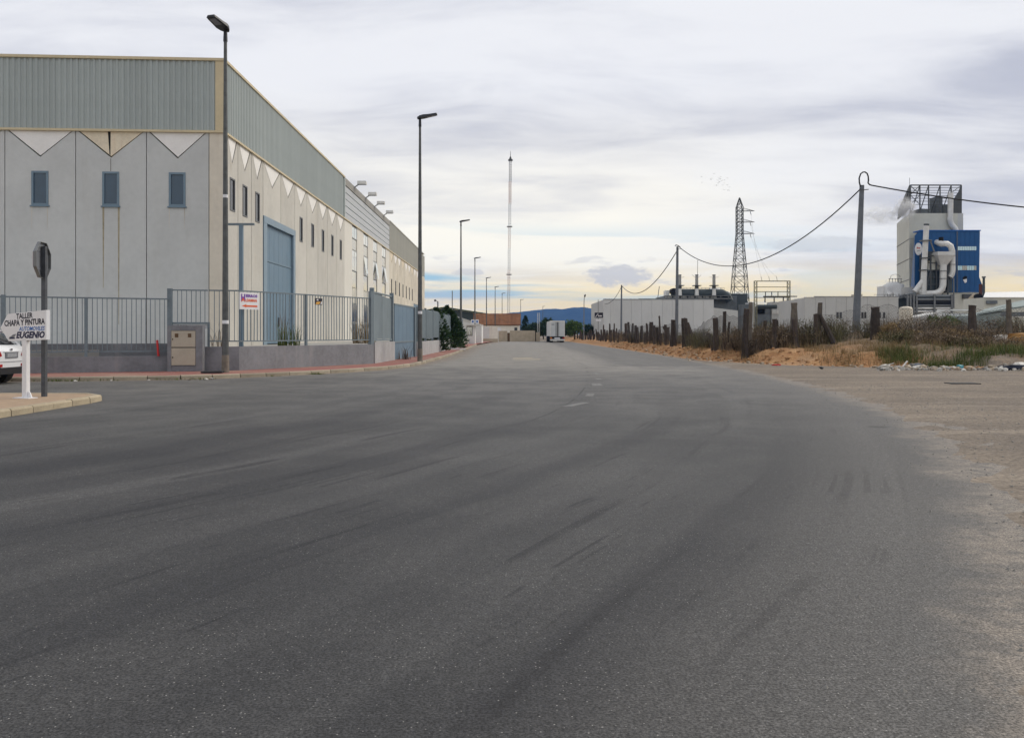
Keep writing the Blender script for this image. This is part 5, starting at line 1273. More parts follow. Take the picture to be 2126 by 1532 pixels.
# ------------------------------------------------------------------ scrub, grass, stones
BUSH = {'dry': ('leaf_dry', 'brown dry bush behind the timber posts'), 'olive': ('leaf_olive', 'olive green scrubby bush behind the timber posts'),
        'twig': ('leaf_twig', 'dark bare twiggy bush among the timber posts'), 'straw': ('leaf_straw', 'pale straw coloured bush on the dirt bank')}
def bush(x, y, h, r, kind, seed, dens=1.0):
    rd_ = random.Random(seed); z0 = verge_z(x, y); m, lab = BUSH[kind]
    lab = ('low ' if h < .95 else 'waist-high ' if h < 1.3 else 'tall ') + lab + (' on the street side' if x < 15.5 else ' at the fence corner' if x < 20 else ' near the chain-link')
    t = wthing('bush', lab, 'bush', (x, y, z0), kind + ' bushes along the timber fence')
    b = MB()
    for _ in range(int(44*dens)):
        a = rd_.uniform(0, 6.28); e = (x + r*.9*math.cos(a)*rd_.random(), y + r*.9*math.sin(a)*rd_.random(), z0 + h*rd_.uniform(.5, 1.05)); c0 = (x + .15*math.cos(a), y + .15*math.sin(a), z0 - .05)
        md = tuple((c0[i] + e[i])/2 + (rd_.uniform(-.1, .1) if i < 2 else .08) for i in range(3))
        b.tube([c0, md, e], [.016, .011, .004], 3, cap=False)
    part('stems', b, 'bark', t)
    b = MB(); leaves(b, (x, y, z0 + h*.5), (r, r, h*.52), int(760*dens), .085, rd_, 20, z0 + .02)
    blades(b, (x, y, z0), r*.95, r*.95, int(240*dens), h*.95, .012, rd_, .95)
    part('crown', b, m, t)
rb = random.Random(5)
for i in range(34):       # along the street run
    Yp = 47 + i*2.5 + rb.uniform(-.6, .6); x = 13.5 + rb.uniform(-.3, 1.4)
    bush(x, Yp, rb.uniform(.95, 1.55), rb.uniform(.9, 1.5), rb.choice(('dry', 'olive', 'twig', 'straw', 'dry')), 100 + i, .6)
for i, (px, Yp, h, r, kd) in enumerate(((1565, 49, 1.7, 1.3, 'dry'), (1585, 48.2, 1.5, 1.1, 'dry'), (1600, 50, 1.6, 1.2, 'olive'), (1625, 47.5, 1.6, 1.2, 'dry'), (1640, 47.4, 1.3, 1.0, 'twig'), (1668, 47.6, 1.65, 1.3, 'olive'), (1684, 47.4, 1.3, 1.0, 'dry'), (1712, 47.6, 1.5, 1.2, 'olive'), (1728, 49, 1.6, 1.3, 'olive'),
        (1745, 51, 1.3, 1.2, 'dry'), (1800, 52, 1.2, 1.2, 'olive'), (1845, 52, 1.55, 1.5, 'dry'), (1875, 50, 1.4, 1.5, 'dry'), (1905, 51, 1.75, 1.7, 'dry'), (1935, 50, 1.6, 1.6, 'dry'), (1955, 52, 1.7, 1.5, 'olive'), (1975, 51, 1.4, 1.6, 'dry'), (2000, 50.5, 1.3, 1.4, 'dry'), (2040, 50, 1.4, 1.6, 'dry'), (2070, 49.5, 1.5, 1.4, 'dry'), (1860, 44, .8, 1.0, 'olive'), (1925, 43.5, .7, 1.2, 'dry'), (1965, 43, .6, 1.1, 'dry'), (2005, 42.5, .65, 1.1, 'olive'), (2045, 42, .6, 1.1, 'dry'), (2100, 42, .7, 1.2, 'dry'), (2115, 49, 1.7, 1.3, 'olive'),
        (1845, 47.5, .9, .9, 'straw'), (1890, 47, .8, 1.1, 'straw'), (1945, 46.5, .8, 1.1, 'dry'), (1985, 46.3, .75, 1.1, 'straw'), (2050, 45.5, .9, 1.2, 'dry'), (1562, 46.6, .9, .7, 'twig'), (1530, 49, 1.4, 1.0, 'dry'), (1515, 53, 1.5, 1.2, 'olive'), (1475, 56, 1.2, 1.2, 'olive'), (1455, 58, 1.3, 1.1, 'olive'), (2130, 46.5, 1.2, 1.1, 'dry'))):
    bush(at(px, Yp), Yp, h, r, kd, 300 + i, .85)
x, y = at(1962, 60), 60; t = leafy_tree('bright green leafy shrub behind the dry bushes', x, y, verge_z(x, y) + .1, 1.9, 1.3, 'leaf_light', 700, 77, None, 'shrub', .22)
# grass clumps on the slope
b = MB(); rg = random.Random(9)
for px, Yp, rx, ry, n, h in ((1858, 39.6, .9, .6, 420, .55), (1868, 38.6, .8, .5, 300, .42), (1890, 39.2, .7, .5, 160, .36), (1925, 38.4, .9, .5, 240, .32), (1950, 37.5, .7, .4, 260, .36), (1962, 36.9, .6, .35, 260, .42), (1992, 37.4, .6, .4, 220, .36), (2018, 37.8, .8, .5, 330, .5), (2035, 38.4, .8, .5, 280, .45), (2095, 38.6, .9, .6, 320, .5), (2120, 39.4, .9, .6, 300, .5), (1910, 41, 1.6, 1.0, 160, .3), (1990, 41.5, 1.8, 1.0, 160, .3), (2060, 40.5, 1.4, .8, 120, .3)):
    blades(b, (at(px, Yp), Yp, 0), rx, ry, n, h, .016, rg, .85, verge_z)
struct('grass', b, 'grass_green', 'stuff', 'green grass clumps growing on the slope above the rubble')
b = MB()
for _ in range(230):
    x, y = rg.uniform(14.5, 30), rg.uniform(38.2, 46); blades(b, (x, y, 0), .5, .4, 26, .36, .014, rg, .9, verge_z)
for _ in range(60):
    y = rg.uniform(44, 110); x = 12.4 + rg.uniform(-.7, .8); blades(b, (x, y, 0), .4, .5, 22, .4, .015, rg, .9, verge_z)
for _ in range(14):
    x, y = at(rg.uniform(1835, 1880), 39.5), rg.uniform(39, 41.5); blades(b, (x, y, 0), .4, .4, 60, .45, .014, rg, .9, verge_z)
struct('dry_grass', b, 'leaf_straw', 'stuff', 'straw coloured dry grass scattered over the dirt bank')
# rubble
RG = 'rubble chunks dumped at the foot of the slope'
bits = {'debris_white': MB(), 'debris_grey': MB(), 'stone': MB()}
for i in range(520):
    px = rg.choice((rg.uniform(1820, 1925), rg.uniform(1820, 1925), rg.uniform(2050, 2135), rg.uniform(1925, 2060))); Yp = (35.1 - (px - 1820)*.0006) + abs(rg.gauss(0, 1.0)) - .9*rg.random()**3; x = at(px, Yp)
    if Yp > 38.4: continue
    r = rg.choice((.03, .035, .045, .055, .065, .08, .11, .15)) * rg.uniform(.8, 1.2) * (1 if i < 260 else .6); z0 = verge_z(x, Yp)
    m = rg.choice(('debris_white', 'debris_white', 'debris_grey', 'stone'))
    b = lump((x, Yp, z0 + r*.45), r, 500 + i, (rg.uniform(.8, 1.4), 1, rg.uniform(.6, 1.1)))
    if i >= 260: bits[m].add(b.v, b.f); continue
    solo('rubble_chunk', b, m, {'debris_white': 'pale broken rubble chunk dumped below the grassy slope', 'debris_grey': 'grey broken concrete chunk in the rubble below the grassy slope', 'stone': 'brownish stone lying in the rubble below the grassy slope'}[m], 'rubble', (x, Yp, z0), {'debris_white': 'pale ', 'debris_grey': 'grey ', 'stone': 'brown '}[m] + RG)
for m_k, lab_k in (('debris_white', 'fine pale rubble crumbs'), ('debris_grey', 'fine grey rubble crumbs'), ('stone', 'fine brown rubble crumbs')): struct('rubble_crumbs', bits[m_k], m_k, 'stuff', lab_k + ' between the larger chunks')
for i in range(95):
    Yp = 37 + 38*rg.random()**1.5; x = interp([(34, 17), (38, 16), (41, 12.8), (48, 11.1), (120, 10.9)], Yp) + rg.gauss(-.1, .45); r = rg.choice((.04, .05, .06, .08, .12)); z0 = verge_z(x, Yp)
    solo('bank_stone', lump((x, Yp, z0 + r*.3), r, 800 + i, (rg.uniform(.9, 1.5), 1, rg.uniform(.5, .8))), 'stone', 'small stone at the foot of the orange dirt bank', 'stone', (x, Yp, z0), 'stones along the foot of the dirt bank')
def one(name, px, Yp, r, sq, m, label, cat, seed):
    x = at(px, Yp); z0 = verge_z(x, Yp); solo(name, lump((x, Yp, z0 + r*sq[2]*.55), r, seed, sq), m, label, cat, (x, Yp, z0))
one('plaster_heap', 2075, 45.5, .48, (1.2, 1, .62), 'debris_white', 'white crumbled plaster heap beside a timber post', 'rubble', 71)
one('plaster_lump', 2059, 45.2, .2, (1.4, 1, .5), 'stone', 'small pale lump beside the white plaster heap', 'rubble', 72)
one('earth_heap', 2122, 44.5, .62, (1.4, 1, .55), M('earth_orange', (0.42, 0.24, 0.09), .95, var=.2, bump=.5), 'smooth orange earth heap beside the thin timber post', 'heap', 73)
one('black_bag', 2078, 36.0, .17, (1.3, 1, .8), 'debris_black', 'black plastic bag lying on the rubble', 'bag', 74)
one('blue_bag', 1993, 36.1, .15, (.9, 1, .9), 'debris_blue', 'turquoise plastic bag in the green grass', 'bag', 75)
one('dark_mattress', 2116, 35.2, .42, (1.9, 1, .38), 'mattress', 'dark navy bundle lying at the end of the rubble', 'bundle', 76)
one('white_sack', 2122, 36.2, .34, (1.3, 1, .6), 'debris_white', 'crumpled white sack above the dark navy bundle', 'sack', 77)
one('rag', 1612, 40.2, .13, (1.8, 1, .35), 'ink_red', 'small red rag at the edge of the asphalt', 'rag', 78)
one('litter', 1706, 36.0, .10, (1.2, 1, .8), 'debris_black', 'small black litter on the bare dirt', 'litter', 79)
one('grey_sack', 1906, 36.9, .30, (1.5, 1, .55), 'pole_concrete', 'grey cement lump between white rubble and grass', 'rubble', 80)
for k, (px, Yp, L, an, lab) in enumerate(((1842, 36.2, .75, .35, 'bent white plastic trim lying at the start of the rubble'), (1880, 36.1, .5, 1.0, 'short white stick standing up in the rubble'), (2108, 35.7, .7, -.5, 'pale board leaning on the dark navy bundle'))):
    x = at(px, Yp); z0 = verge_z(x, Yp); b = MB(); b.bar((x - L*.45*math.cos(an), Yp, z0 + .10 + L*.35*max(0, -math.sin(an))), (x + L*.45*math.cos(an), Yp + .1, z0 + .12 + L*.5*max(0, math.sin(an))), .07, .03); solo('board_scrap', b, 'debris_white', lab, 'board', (x, Yp, z0))
x, Yp = at(1928, 46.5), 46.5; z0 = verge_z(x, Yp); b = MB(); b.tube([(x - .55, Yp, z0 + .2), (x, Yp, z0 + .26), (x + .6, Yp + .1, z0 + .34)], [.2, .22, .17], 8); solo('log', b, 'wood', 'dark log lying in the dry brush', 'log', (x, Yp, z0))
x, Yp = at(1998, 25.6), 25.6; b = MB(); b.obox((x, Yp, verge_z(x, Yp) + .006), (.42, -.02, 0), (.02, .28, 0), (0, 0, .012)); solo('ground_plate', b, 'patch_dark', 'flat dark rusty plate lying on the bare dirt', 'plate', (x, Yp, 0))
b = MB()
for i in range(900):
    Yp = 36 + 60*rg.random()**1.7; fx = interp([(34, 19), (36.8, 18.5), (38.6, 16), (41.5, 13), (48, 11.2), (130, 11)], Yp) + rg.uniform(-.3, 1.9); r = rg.choice((.025, .03, .04, .05, .07, .10))
    l_ = lump((fx, Yp, verge_z(fx, Yp) + r*.3), r, 3000 + i, (rg.uniform(.9, 1.5), 1, rg.uniform(.6, 1))); b.add(l_.v, l_.f)
struct('earth_clods', b, 'clod', 'stuff', 'loose orange earth clods strewn over the dirt bank')
# loose gravel near the road edge
b = MB()
for _ in range(1500):
    y = 3 + 24*rg.random()**1.3; x = edge_x(y) + rg.gauss(.9, .9) + rg.random()*.6; r = rg.uniform(.006, .022)
    z0 = max(0, verge_z(x, y)); vs = [(x + r*rg.uniform(.7, 1.2)*math.cos(a), y + r*rg.uniform(.7, 1.2)*math.sin(a), z0) for a in (0, 1.57, 3.14, 4.71)]
    b.add(vs + [(x + r*.2, y, z0 + r*rg.uniform(.5, .9))], [(0, 1, 4), (1, 2, 4), (2, 3, 4), (3, 0, 4)])
struct('gravel', b, 'debris_grey', 'stuff', 'loose gravel scattered along the dusty road edge')
# ------------------------------------------------------------------ overhead line
def pole(label, px0, px1, Y, ztop, z0, w0, w1):
    x0, x1 = at(px0, Y), at(px1, Y); t = wthing('utility_pole', label, 'utility pole', (x0, Y, z0))
    b = MB(); vs = []
    for x, z_, w_ in ((x0, z0 - .4, w0), ((x0+x1)/2, (z0+ztop)/2, (w0+w1)/2), (x1, ztop, w1)):
        c_ = .22*w_; h_ = w_/2
        vs += [(x + a, Y + e, z_) for a, e in ((-h_+c_, -h_), (h_-c_, -h_), (h_, -h_+c_), (h_, h_-c_), (h_-c_, h_), (-h_+c_, h_), (-h_, h_-c_), (-h_, -h_+c_))]
    b.add(vs, [(j*8 + i, j*8 + (i+1) % 8, j*8 + 8 + (i+1) % 8, j*8 + 8 + i) for j in (0, 1) for i in range(8)] + [tuple(16 + i for i in range(8))])
    part('shaft', b, 'pole_concrete', t)
    b = MB(); b.bar((x1 - w1*.6, Y - w1*.5, ztop - .35), (x1 + w1*1.5, Y - w1*.5, ztop - .3), .05); part('hook', b, 'galv_dark', t)
    return Vector((x1, Y, ztop))
T1 = pole('thick tapered concrete utility pole on a small dirt mound', 1776.5, 1789.5, 57, zt(385, 57), 1.25, .46, .26)
T2 = pole('slim concrete utility pole before the middle of the white factory hall', 1404.5, 1406.5, 100, zt(512, 100), .5, .40, .24)
T3 = pole('thin far utility pole before the left end of the white factory hall', 1289.5, 1290.5, 178, zt(592, 178), 0, .42, .28)
def cable(label, p, q, sag, r, n=26, pre=(), post=()):
    p, q = Vector(p), Vector(q); path = [Vector(v) for v in pre]
    for i in range(n + 1):
        f = i/n; path.append(p + (q - p)*f - Vector((0, 0, sag*4*f*(1 - f))))
    path += [Vector(v) for v in post]
    b = MB(); b.tube(path, r, 6); solo('power_cable', b, 'cable', label, 'cable', tuple(path[0]))
k_ = 57/FPX
loop = [Vector((at(u, 57), 56.9, zt(v, 57))) for u, v in ((1785.2, 388), (1783, 380), (1782.5, 371), (1785.5, 362), (1790, 358.5), (1794.5, 358), (1799, 361), (1801.2, 367), (1801.8, 375), (1801, 381), (1804, 384), (1808, 385.6))]
cable('twisted black cable sagging between the thick pole and the slim pole', (T1.x - .12, 56.9, T1.z - .25), (T2.x + .25, 100, T2.z - .1), 3.5, .042, 30)
b = MB(); b.tube(loop, .048, 6); solo('cable_loop', b, 'cable', 'black cable loop standing above the thick pole top', 'cable', tuple(loop[0]))
cable('twisted black cable leaving the thick pole past the blue tower', loop[-1], (46, 49, 8.2), .75, .046, 24)
cable('black cable hanging between the slim pole and the far thin pole', (T2.x - .05, 100, T2.z - .5), (T3.x + .1, 178, T3.z - .2), 3.0, .055, 26)
cable('thin cable from the far pole to the white factory hall', (T3.x, 178, T3.z - .3), (at(1256, 190), 189.9, zt(631, 190)), 1.0, .05, 12)
b = MB(); b.tube([(T2.x - .32, 99.8, T2.z + .02), (T2.x - .22, 99.8, T2.z + .16), (T2.x + .05, 99.8, T2.z + .08), (T2.x + .3, 99.8, T2.z - .12)], .055, 6); solo('cable_loop', b, 'cable', 'small black cable loop on top of the slim pole', 'cable', tuple(T2))
# ------------------------------------------------------------------ street lamp and board pylon on the right
Y = 150; X = at(1212, Y); t = wthing('street_lamp', 'old street lamp with a round head beside the green tree', 'street lamp', (X, Y, .3))
b = MB(); b.tube([(X, Y, .2), (X + .05, Y, zt(625, Y)), (X + .12, Y, zt(616, Y))], [.1, .06, .05], 8); part('pole', b, 'galv', t)
part('lamp_head', lump((X + .22, Y, zt(614, Y)), .22, 5, (.8, .8, 1.3)), 'galv_dark', t)
Y = 150; X = at(1242, Y); t = wthing('board_pylon', 'black board with white script on a thin pole beside the factory hall', 'sign', (X, Y, .3))
b = MB(); b.cyl(X, Y, .2, zt(622, Y), .06, .05, 8); part('pole', b, 'galv', t)
b = MB(); pbox(b, 1234.5, 1252, 649, 660, Y - .12, .08); bd = part('board', b, 'ink_black', t)
FB2 = Fr((at(1234.5, Y), Y - .125), (1, 0))
b = MB(); q = lambda px, py: (at(px, Y) - at(1234.5, Y), zt(py, Y))
FB2.poly(b, [q(1235.6, 658.6), q(1236.6, 658.9), q(1241.2, 652.4), q(1242.6, 650.4), q(1244, 651.6), q(1243, 650), q(1240.6, 651.6)], 0, .01); part('script', b, 'ink_white', bd)
write('inea', FB2, at(1241, Y) - at(1234.5, Y), .008, zt(657.4, Y), .30, .72, 'ink_white', bd, .04, .3, 'script')
b = MB(); pbox(b, 1237, 1248, 663, 667, Y - .12, .08); part('lower_board', b, 'sign_white', t)

# ------------------------------------------------------------------ white factory hall
Y = 190; t = wthing('factory_hall', 'long blank white precast factory hall with flat roof', 'factory', (at(1367, Y), Y, 0))
seams = [1253, 1268] + [1268 + 21.4*i for i in range(1, 11)]; seams[-1] = 1482
for a, c_ in zip(seams, seams[1:]):
    b = MB(); b.box(at(a, Y) + .014, at(c_, Y) - .014, Y, Y + .2, 0, zt(622, Y)); part('panel', b, 'factory_white', t)
b = MB(); b.box(at(1253, Y) + .05, at(1482, Y) - .05, Y + .22, Y + 30, 0, zt(622.3, Y)); part('core', b, 'factory_grey', t)
b = MB(); b.box(at(1253, Y) - .05, at(1482, Y) + .05, Y - .06, Y + .3, zt(622, Y), zt(620.7, Y)); part('coping', b, 'mid_metal', t)
b = MB(); b.box(at(1327, Y + 12), at(1375, Y + 12), Y + 12, Y + 14, zt(622, Y), zt(620, Y + 12)); part('roof_box', b, 'sheet_green', t)
b = MB(); b.bar((at(1373, Y), Y + 5, zt(621, Y)), (at(1377, Y), Y + 5, zt(592, Y)), .12); part('aerial', b, 'galv_dark', t)
# ------------------------------------------------------------------ engine house with three stacks
Y = 224; t = wthing('engine_house', 'engine plant with fat horizontal ducts above the white hall', 'plant', (at(1460, Y), Y, 0))
b = MB(); pbox(b, 1380, 1530, 614, 645, Y + 1, 14); part('body', b, 'mid_metal', t)
b = MB(); pbox(b, 1482, 1552, 610, 690, Y + 3, 14); part('side_block', b, 'dark_metal', t)
b = MB(); zc_ = zt(608.5, Y); b.tube([(at(1393, Y), Y - .5, zc_), (at(1498, Y), Y - .5, zc_), (at(1508, Y), Y - .5, zc_ - .6), (at(1514, Y), Y - .5, zc_ - 2.2)], 1.05, 12); part('main_duct', b, 'dark_metal', t)
b = MB(); b.tube([(at(1480, Y), Y + 4, zt(604, Y)), (at(1500, Y), Y + 4, zt(604, Y)), (at(1512, Y), Y + 4, zt(612, Y)), (at(1518, Y), Y + 4, zt(621, Y))], 1.0, 12); part('elbow_duct', b, 'duct', t)
b = MB(); b.tube([(at(1396.5, Y), Y - 2.0, zt(605, Y)), (at(1396.5, Y), Y + 1, zt(605, Y))], .75, 14); part('duct_mouth', b, 'black', t)
b = MB(); pbox(b, 1382, 1390, 603, 616, Y, 3); part('end_box', b, 'duct', t)
b = MB(); pbox(b, 1381, 1520, 613.5, 614.6, Y - 2.4, 2.2); pbox(b, 1381, 1520, 619, 621, Y - 2.4, 2.2)
for i in range(9): pbox(b, 1384 + i*16, 1385.2 + i*16, 614, 621, Y - 2.4, .3)
part('walkway', b, 'galv', t)
for i in range(7):
    b = MB(); pbox(b, 1383 + i*15.5, 1395 + i*15.5, 615, 618.6, Y - 1.2, .8); part('cooler_box', b, 'duct', t)
b = MB(); zr_ = zt(598.5, Y)
b.bar((at(1400, Y), Y - 1.8, zr_), (at(1500, Y), Y - 1.8, zr_), .08)
for i in range(14): xx = at(1400 + i*7.7, Y); b.bar((xx, Y - 1.8, zr_), (xx, Y - 1.8, zt(603.5, Y)), .06)
part('handrail', b, 'galv', t)
for i, px in enumerate((1409, 1444, 1479.5)):
    x = at(px, Y); st = wthing('exhaust_stack', ('steel exhaust stack partly behind the slim utility pole', 'middle steel exhaust stack with a lightning rod', 'steel exhaust stack nearest the lattice pylon')[i], 'chimney', (x, Y, zt(614, Y)), 'exhaust stacks on the engine house')
    b = MB(); b.cyl(x, Y - 1.5, zt(595, Y), zt(572, Y), .42, .38, 12); part('flue', b, 'chimney_steel', st)
    b = MB(); b.cyl(x, Y - 1.5, zt(614, Y), zt(600, Y), .58, .42, 12); part('base', b, 'duct', st)
    b = MB(); b.cyl(x, Y - 1.5, zt(600, Y), zt(594, Y), .5, .5, 12); part('neck', b, 'galv_dark', st)
    b = MB(); b.box(x - 1.0, x + 1.0, Y - 2.5, Y - .5, zt(594.6, Y), zt(593.2, Y)); part('platform', b, 'galv_dark', st)
    b = MB(); b.cyl(x, Y - 1.5, zt(572.6, Y), zt(571.3, Y), .46, .46, 12); part('rim', b, 'galv_dark', st)
    for sg in (-1, 1):
        b = MB(); b.bar((x + sg*.4, Y - 1.5, zt(577, Y)), (x + sg*1.2, Y - 1.5, zt(571.5 if i == 1 else 576, Y)), .06); part('stay', b, 'galv_dark', st)
    if i == 1: b = MB(); b.bar((x + .2, Y - 1.5, zt(572, Y)), (x + .25, Y - 1.5, zt(541, Y)), .09); part('lightning_rod', b, 'galv_dark', st)
# ------------------------------------------------------------------ lattice pylon
Y = 250; X = at(1535.5, Y); zA, zBp, zC = zt(692, Y), zt(486, Y), zt(431, Y)
t = wthing('lattice_pylon', 'tall steel lattice pylon with three arms on one side', 'pylon', (X, Y, 0))
b = MB(); lattice(b, X, Y, 0, zt(574, Y), 5.6, 3.6, 5, .11); part('lower_legs', b, 'galv_dark', t)
b = MB(); lattice(b, X, Y, zt(574, Y), zBp, 3.6, 1.75, 6, .10); part('tapered_body', b, 'galv_dark', t)
b = MB(); lattice(b, X, Y, zBp, zC, 1.75, 1.75, 7, .10); part('upper_body', b, 'galv_dark', t)
b = MB(); lattice(b, X, Y, zC, zt(411, Y), 1.75, .2, 3, .09); part('peak', b, 'galv_dark', t)
ends = []
for py in (438.5, 461.5, 485.5):
    z_ = zt(py, Y); b = MB(); e = Vector((X + 4.2, Y - .6, z_ - .05))
    for sy_ in (-1, 1): b.bar((X + .8, Y + sy_*.8, z_), e, .11); b.bar((X + .8, Y + sy_*.8, z_ + .8), e, .09)
    b.bar((X - .9, Y - .9, z_), (X + .9, Y - .9, z_), .16)
    a = part('arm', b, 'galv_dark', t)
    b = MB(); b.tube([(X + 2.9, Y - .6, z_ - .1), (X + 3.2, Y - .6, z_ - 1.2)], .09, 6); part('insulator', b, 'galv', a); ends.append(Vector((X + 3.2, Y - .6, z_ - 1.2)))
Yg = 205; gx0, gx1 = at(1566, Yg), at(1640, Yg); gt = zt(583.5, Yg)
t = wthing('substation_gantry', 'yellowish lattice gantry of the substation with busbars', 'gantry', ((gx0+gx1)/2, Yg, 0))
for x in (gx0 + .3, gx1 - .3):
    b = MB(); lattice(b, x, Yg, 0, gt, .62, .62, 14, .055, cross=False); part('leg', b, 'gantry', t)
for py in (584, 596.2, 606, 618):
    b = MB(); z_ = zt(py, Yg); b.bar((gx0, Yg - .3, z_), (gx1, Yg - .3, z_), .14 if py > 590 else .2); b.bar((gx0, Yg + .3, z_), (gx1, Yg + .3, z_), .1)
    part('beam', b, 'gantry', t)
for px in (1589.5, 1602.5, 1615.5):
    b = MB(); pbox(b, px - .7, px + .7, 606, 617, Yg - .5, .2); part('insulator', b, 'galv_dark', t)
for i, px in enumerate((1581, 1597, 1613)):
    p = Vector((at(px + 1, Yg), Yg, gt)); b = MB(); b.bar(p, p + Vector((-.25, 0, 1.1)), .07); part('spike', b, 'galv_dark', t)
    b = MB(); q0, q1 = p + Vector((-.25, 0, 1.1)), ends[i]; b.tube([q0 + (q1 - q0)*(k_/14) - Vector((0, 0, 1.6*4*(k_/14)*(1 - k_/14))) for k_ in range(15)], .022, 4); solo('line_wire', b, 'galv', 'thin line wire from the lattice pylon down to the substation gantry', 'wire', tuple(q0), 'wires between pylon and gantry')
t = wthing('transformer_bay', 'row of grey switchgear and transformers under the gantry', 'transformer', (at(1605, 210), 210, 0))
b = MB(); pbox(b, 1586, 1642, 614.5, 617, 208, .6); pbox(b, 1640, 1655, 614.5, 616.5, 208, .5); part('busbar', b, 'galv_dark', t)
for px in (1588, 1607, 1626, 1636): b = MB(); pbox(b, px, px + 1.6, 616, 628, 208, .4); part('support', b, 'galv_dark', t)
for a, c_, p0, p1, m in ((1570, 1600, 636, 690, 'mid_metal'), (1602, 1622, 627, 690, 'factory_grey'), (1624, 1648, 632, 690, 'factory_grey'), (1571, 1588, 642, 652, 'duct'), (1556, 1568, 628, 690, 'factory_grey'), (1541, 1557, 632, 690, 'mid_metal')):
    b = MB(); pbox(b, a, c_, p0, p1, 212, 4); part('cabinet', b, m, t)
for i in range(5): b = MB(); pbox(b, 1572 + i*3.1, 1574 + i*3.1, 644, 650, 211.8, .15); part('fan', b, 'black', t)
for a in (1603, 1612): b = MB(); pbox(b, a, a + 8, 644, 652, 211.8, .15); part('panel', b, 'duct', t)
b = MB(); b.tube([(at(1572, 209), 209, zt(637, 209)), (at(1612, 209), 209, zt(637, 209))], .55, 10); part('radiator_tank', b, 'dark_metal', t)
# sheds between hall and pylon
Y = 200; b = MB(); b.prism([(at(1482, Y), Y, 0), (at(1532, Y), Y, 0), (at(1532, Y), Y, zt(645, Y)), (at(1482, Y), Y, zt(639, Y))], (0, 8, 0)); solo('lean_to', b, 'factory_grey', 'pale low lean-to joined to the end of the white hall', 'shed', (at(1500, Y), Y, 0))
# ------------------------------------------------------------------ low white building with small windows
Y = 130; x0, x1 = at(1671, Y), at(1865.5, Y); ztp = zt(618, Y)
t = wthing('low_building', 'low pale building with paired small windows behind the chain-link', 'building', ((x0+x1)/2, Y, 0))
n = 9
for i in range(n):
    b = MB(); b.box(x0 + (x1-x0)*i/n + .015, x0 + (x1-x0)*(i+1)/n - .015, Y, Y + .2, 0, ztp); part('panel', b, 'factory_grey', t)
b = MB(); b.prism([(x0, Y + .21, 0), (at(1649, Y + 14), Y + 14, 0), (at(1649, Y + 14), Y + 14, zt(621, Y + 14)), (x0, Y + .21, ztp)], (12, 0, 0)); part('side_wall', b, 'factory_grey', t)
b = MB(); b.box(x0 + .1, x1 - .1, Y + .22, Y + 13, 0, ztp - .1); part('core', b, 'factory_grey', t)
b = MB(); b.box(x0 - .05, x1 + .05, Y - .05, Y + .25, ztp, ztp + .09); part('coping', b, 'duct', t)
for a in (1736.5, 1743, 1788, 1794, 1824, 1833):
    b = MB(); b.box(at(a, Y), at(a + 4.6, Y), Y - .06, Y - .003, zt(661, Y), zt(648, Y)); w_ = part('window', b, 'frame_dark', t)
    b = MB(); b.box(at(a + .7, Y), at(a + 3.9, Y), Y - .08, Y - .061, zt(660.2, Y), zt(648.8, Y)); part('pane', b, 'glass_dark', w_)
b = MB(); b.bar((at(1690, Y + 3), Y + 3, ztp + .25), (at(1860, Y + 3), Y + 3, ztp + .22), .18)
for px in (1700, 1740, 1780, 1820): b.bar((at(px, Y + 3), Y + 3, ztp - .2), (at(px, Y + 3), Y + 3, ztp + .2), .12)
part('roof_pipe', b, 'galv_dark', t)
b = MB(); b.box(at(1786, Y), at(1799, Y), Y + 1.5, Y + 3.5, ztp - .1, zt(610, Y)); part('roof_box', b, 'cabinet', t)
# cream tank
Y = 122; X = at(1880.5, Y); t = wthing('cream_tank', 'upright cream tank with rounded top and rust streaks', 'tank', (X, Y, 0)); r = at(1894, Y) - X
b = MB(); b.tube([(X, Y, 0), (X, Y, zt(641, Y)), (X, Y, zt(638, Y)), (X, Y, zt(636.4, Y))], [r, r, r*.82, r*.35], 20); part('shell', b, 'tank_cream', t)
b = MB(); b.tube([(X, Y, zt(644, Y)), (X, Y, zt(643, Y))], r*1.015, 20); part('band', b, 'tank_cream', t)

# ------------------------------------------------------------------ blue tower plant
Y = 236; m_ = lambda px: at(px, Y); zz_ = lambda py: zt(py, Y)
t = wthing('process_tower', 'tall cream process tower with open steel frame on its top', 'tower', (m_(1940), Y, 0))
zt0 = zz_(443)
xl, xm, xr = m_(1888), m_(1988.5), m_(2000)
lx, ly = at(1862, Y + 22), Y + 22
for i, (p0, p1) in enumerate(((443, 496), (496.6, 537), (537.6, 580), (580.6, 660))):
    b = MB(); b.box(xl, xm, Y, Y + .3, zz_(p1), zz_(p0)); part('front_panel', b, 'tower_cream', t)
    b = MB(); b.prism([(xl, Y + .01, zz_(p1)), (lx, ly, zz_(p1)), (lx, ly, zz_(p0)), (xl, Y + .01, zz_(p0))], (.6, 0, 0)); part('side_panel', b, 'tower_cream', t)
b = MB(); b.box(xm, xr, Y + .05, Y + .4, 0, zt0); part('front_panel', b, 'factory_grey', t)
b = MB(); b.prism([(xl + .7, Y + .35, 0), (xr - .1, Y + .35, 0), (xr - .1, ly, 0), (lx + .8, ly, 0)], (0, 0, zt0 - .3)); part('core', b, 'tower_cream', t)
for py in (496.3, 537.3, 580.3):
    b = MB(); b.prism([(xl - .02, Y - .05, zz_(py) - .08), (lx - .05, ly, zz_(py) - .08), (lx - .05, ly, zz_(py) + .08), (xl - .02, Y - .05, zz_(py) + .08)], (-.06, 0, 0)); part('joint_strip', b, 'galv_dark', t)
ztop_ = zz_(383.5); fr_ = MB(); fy = Y + 1
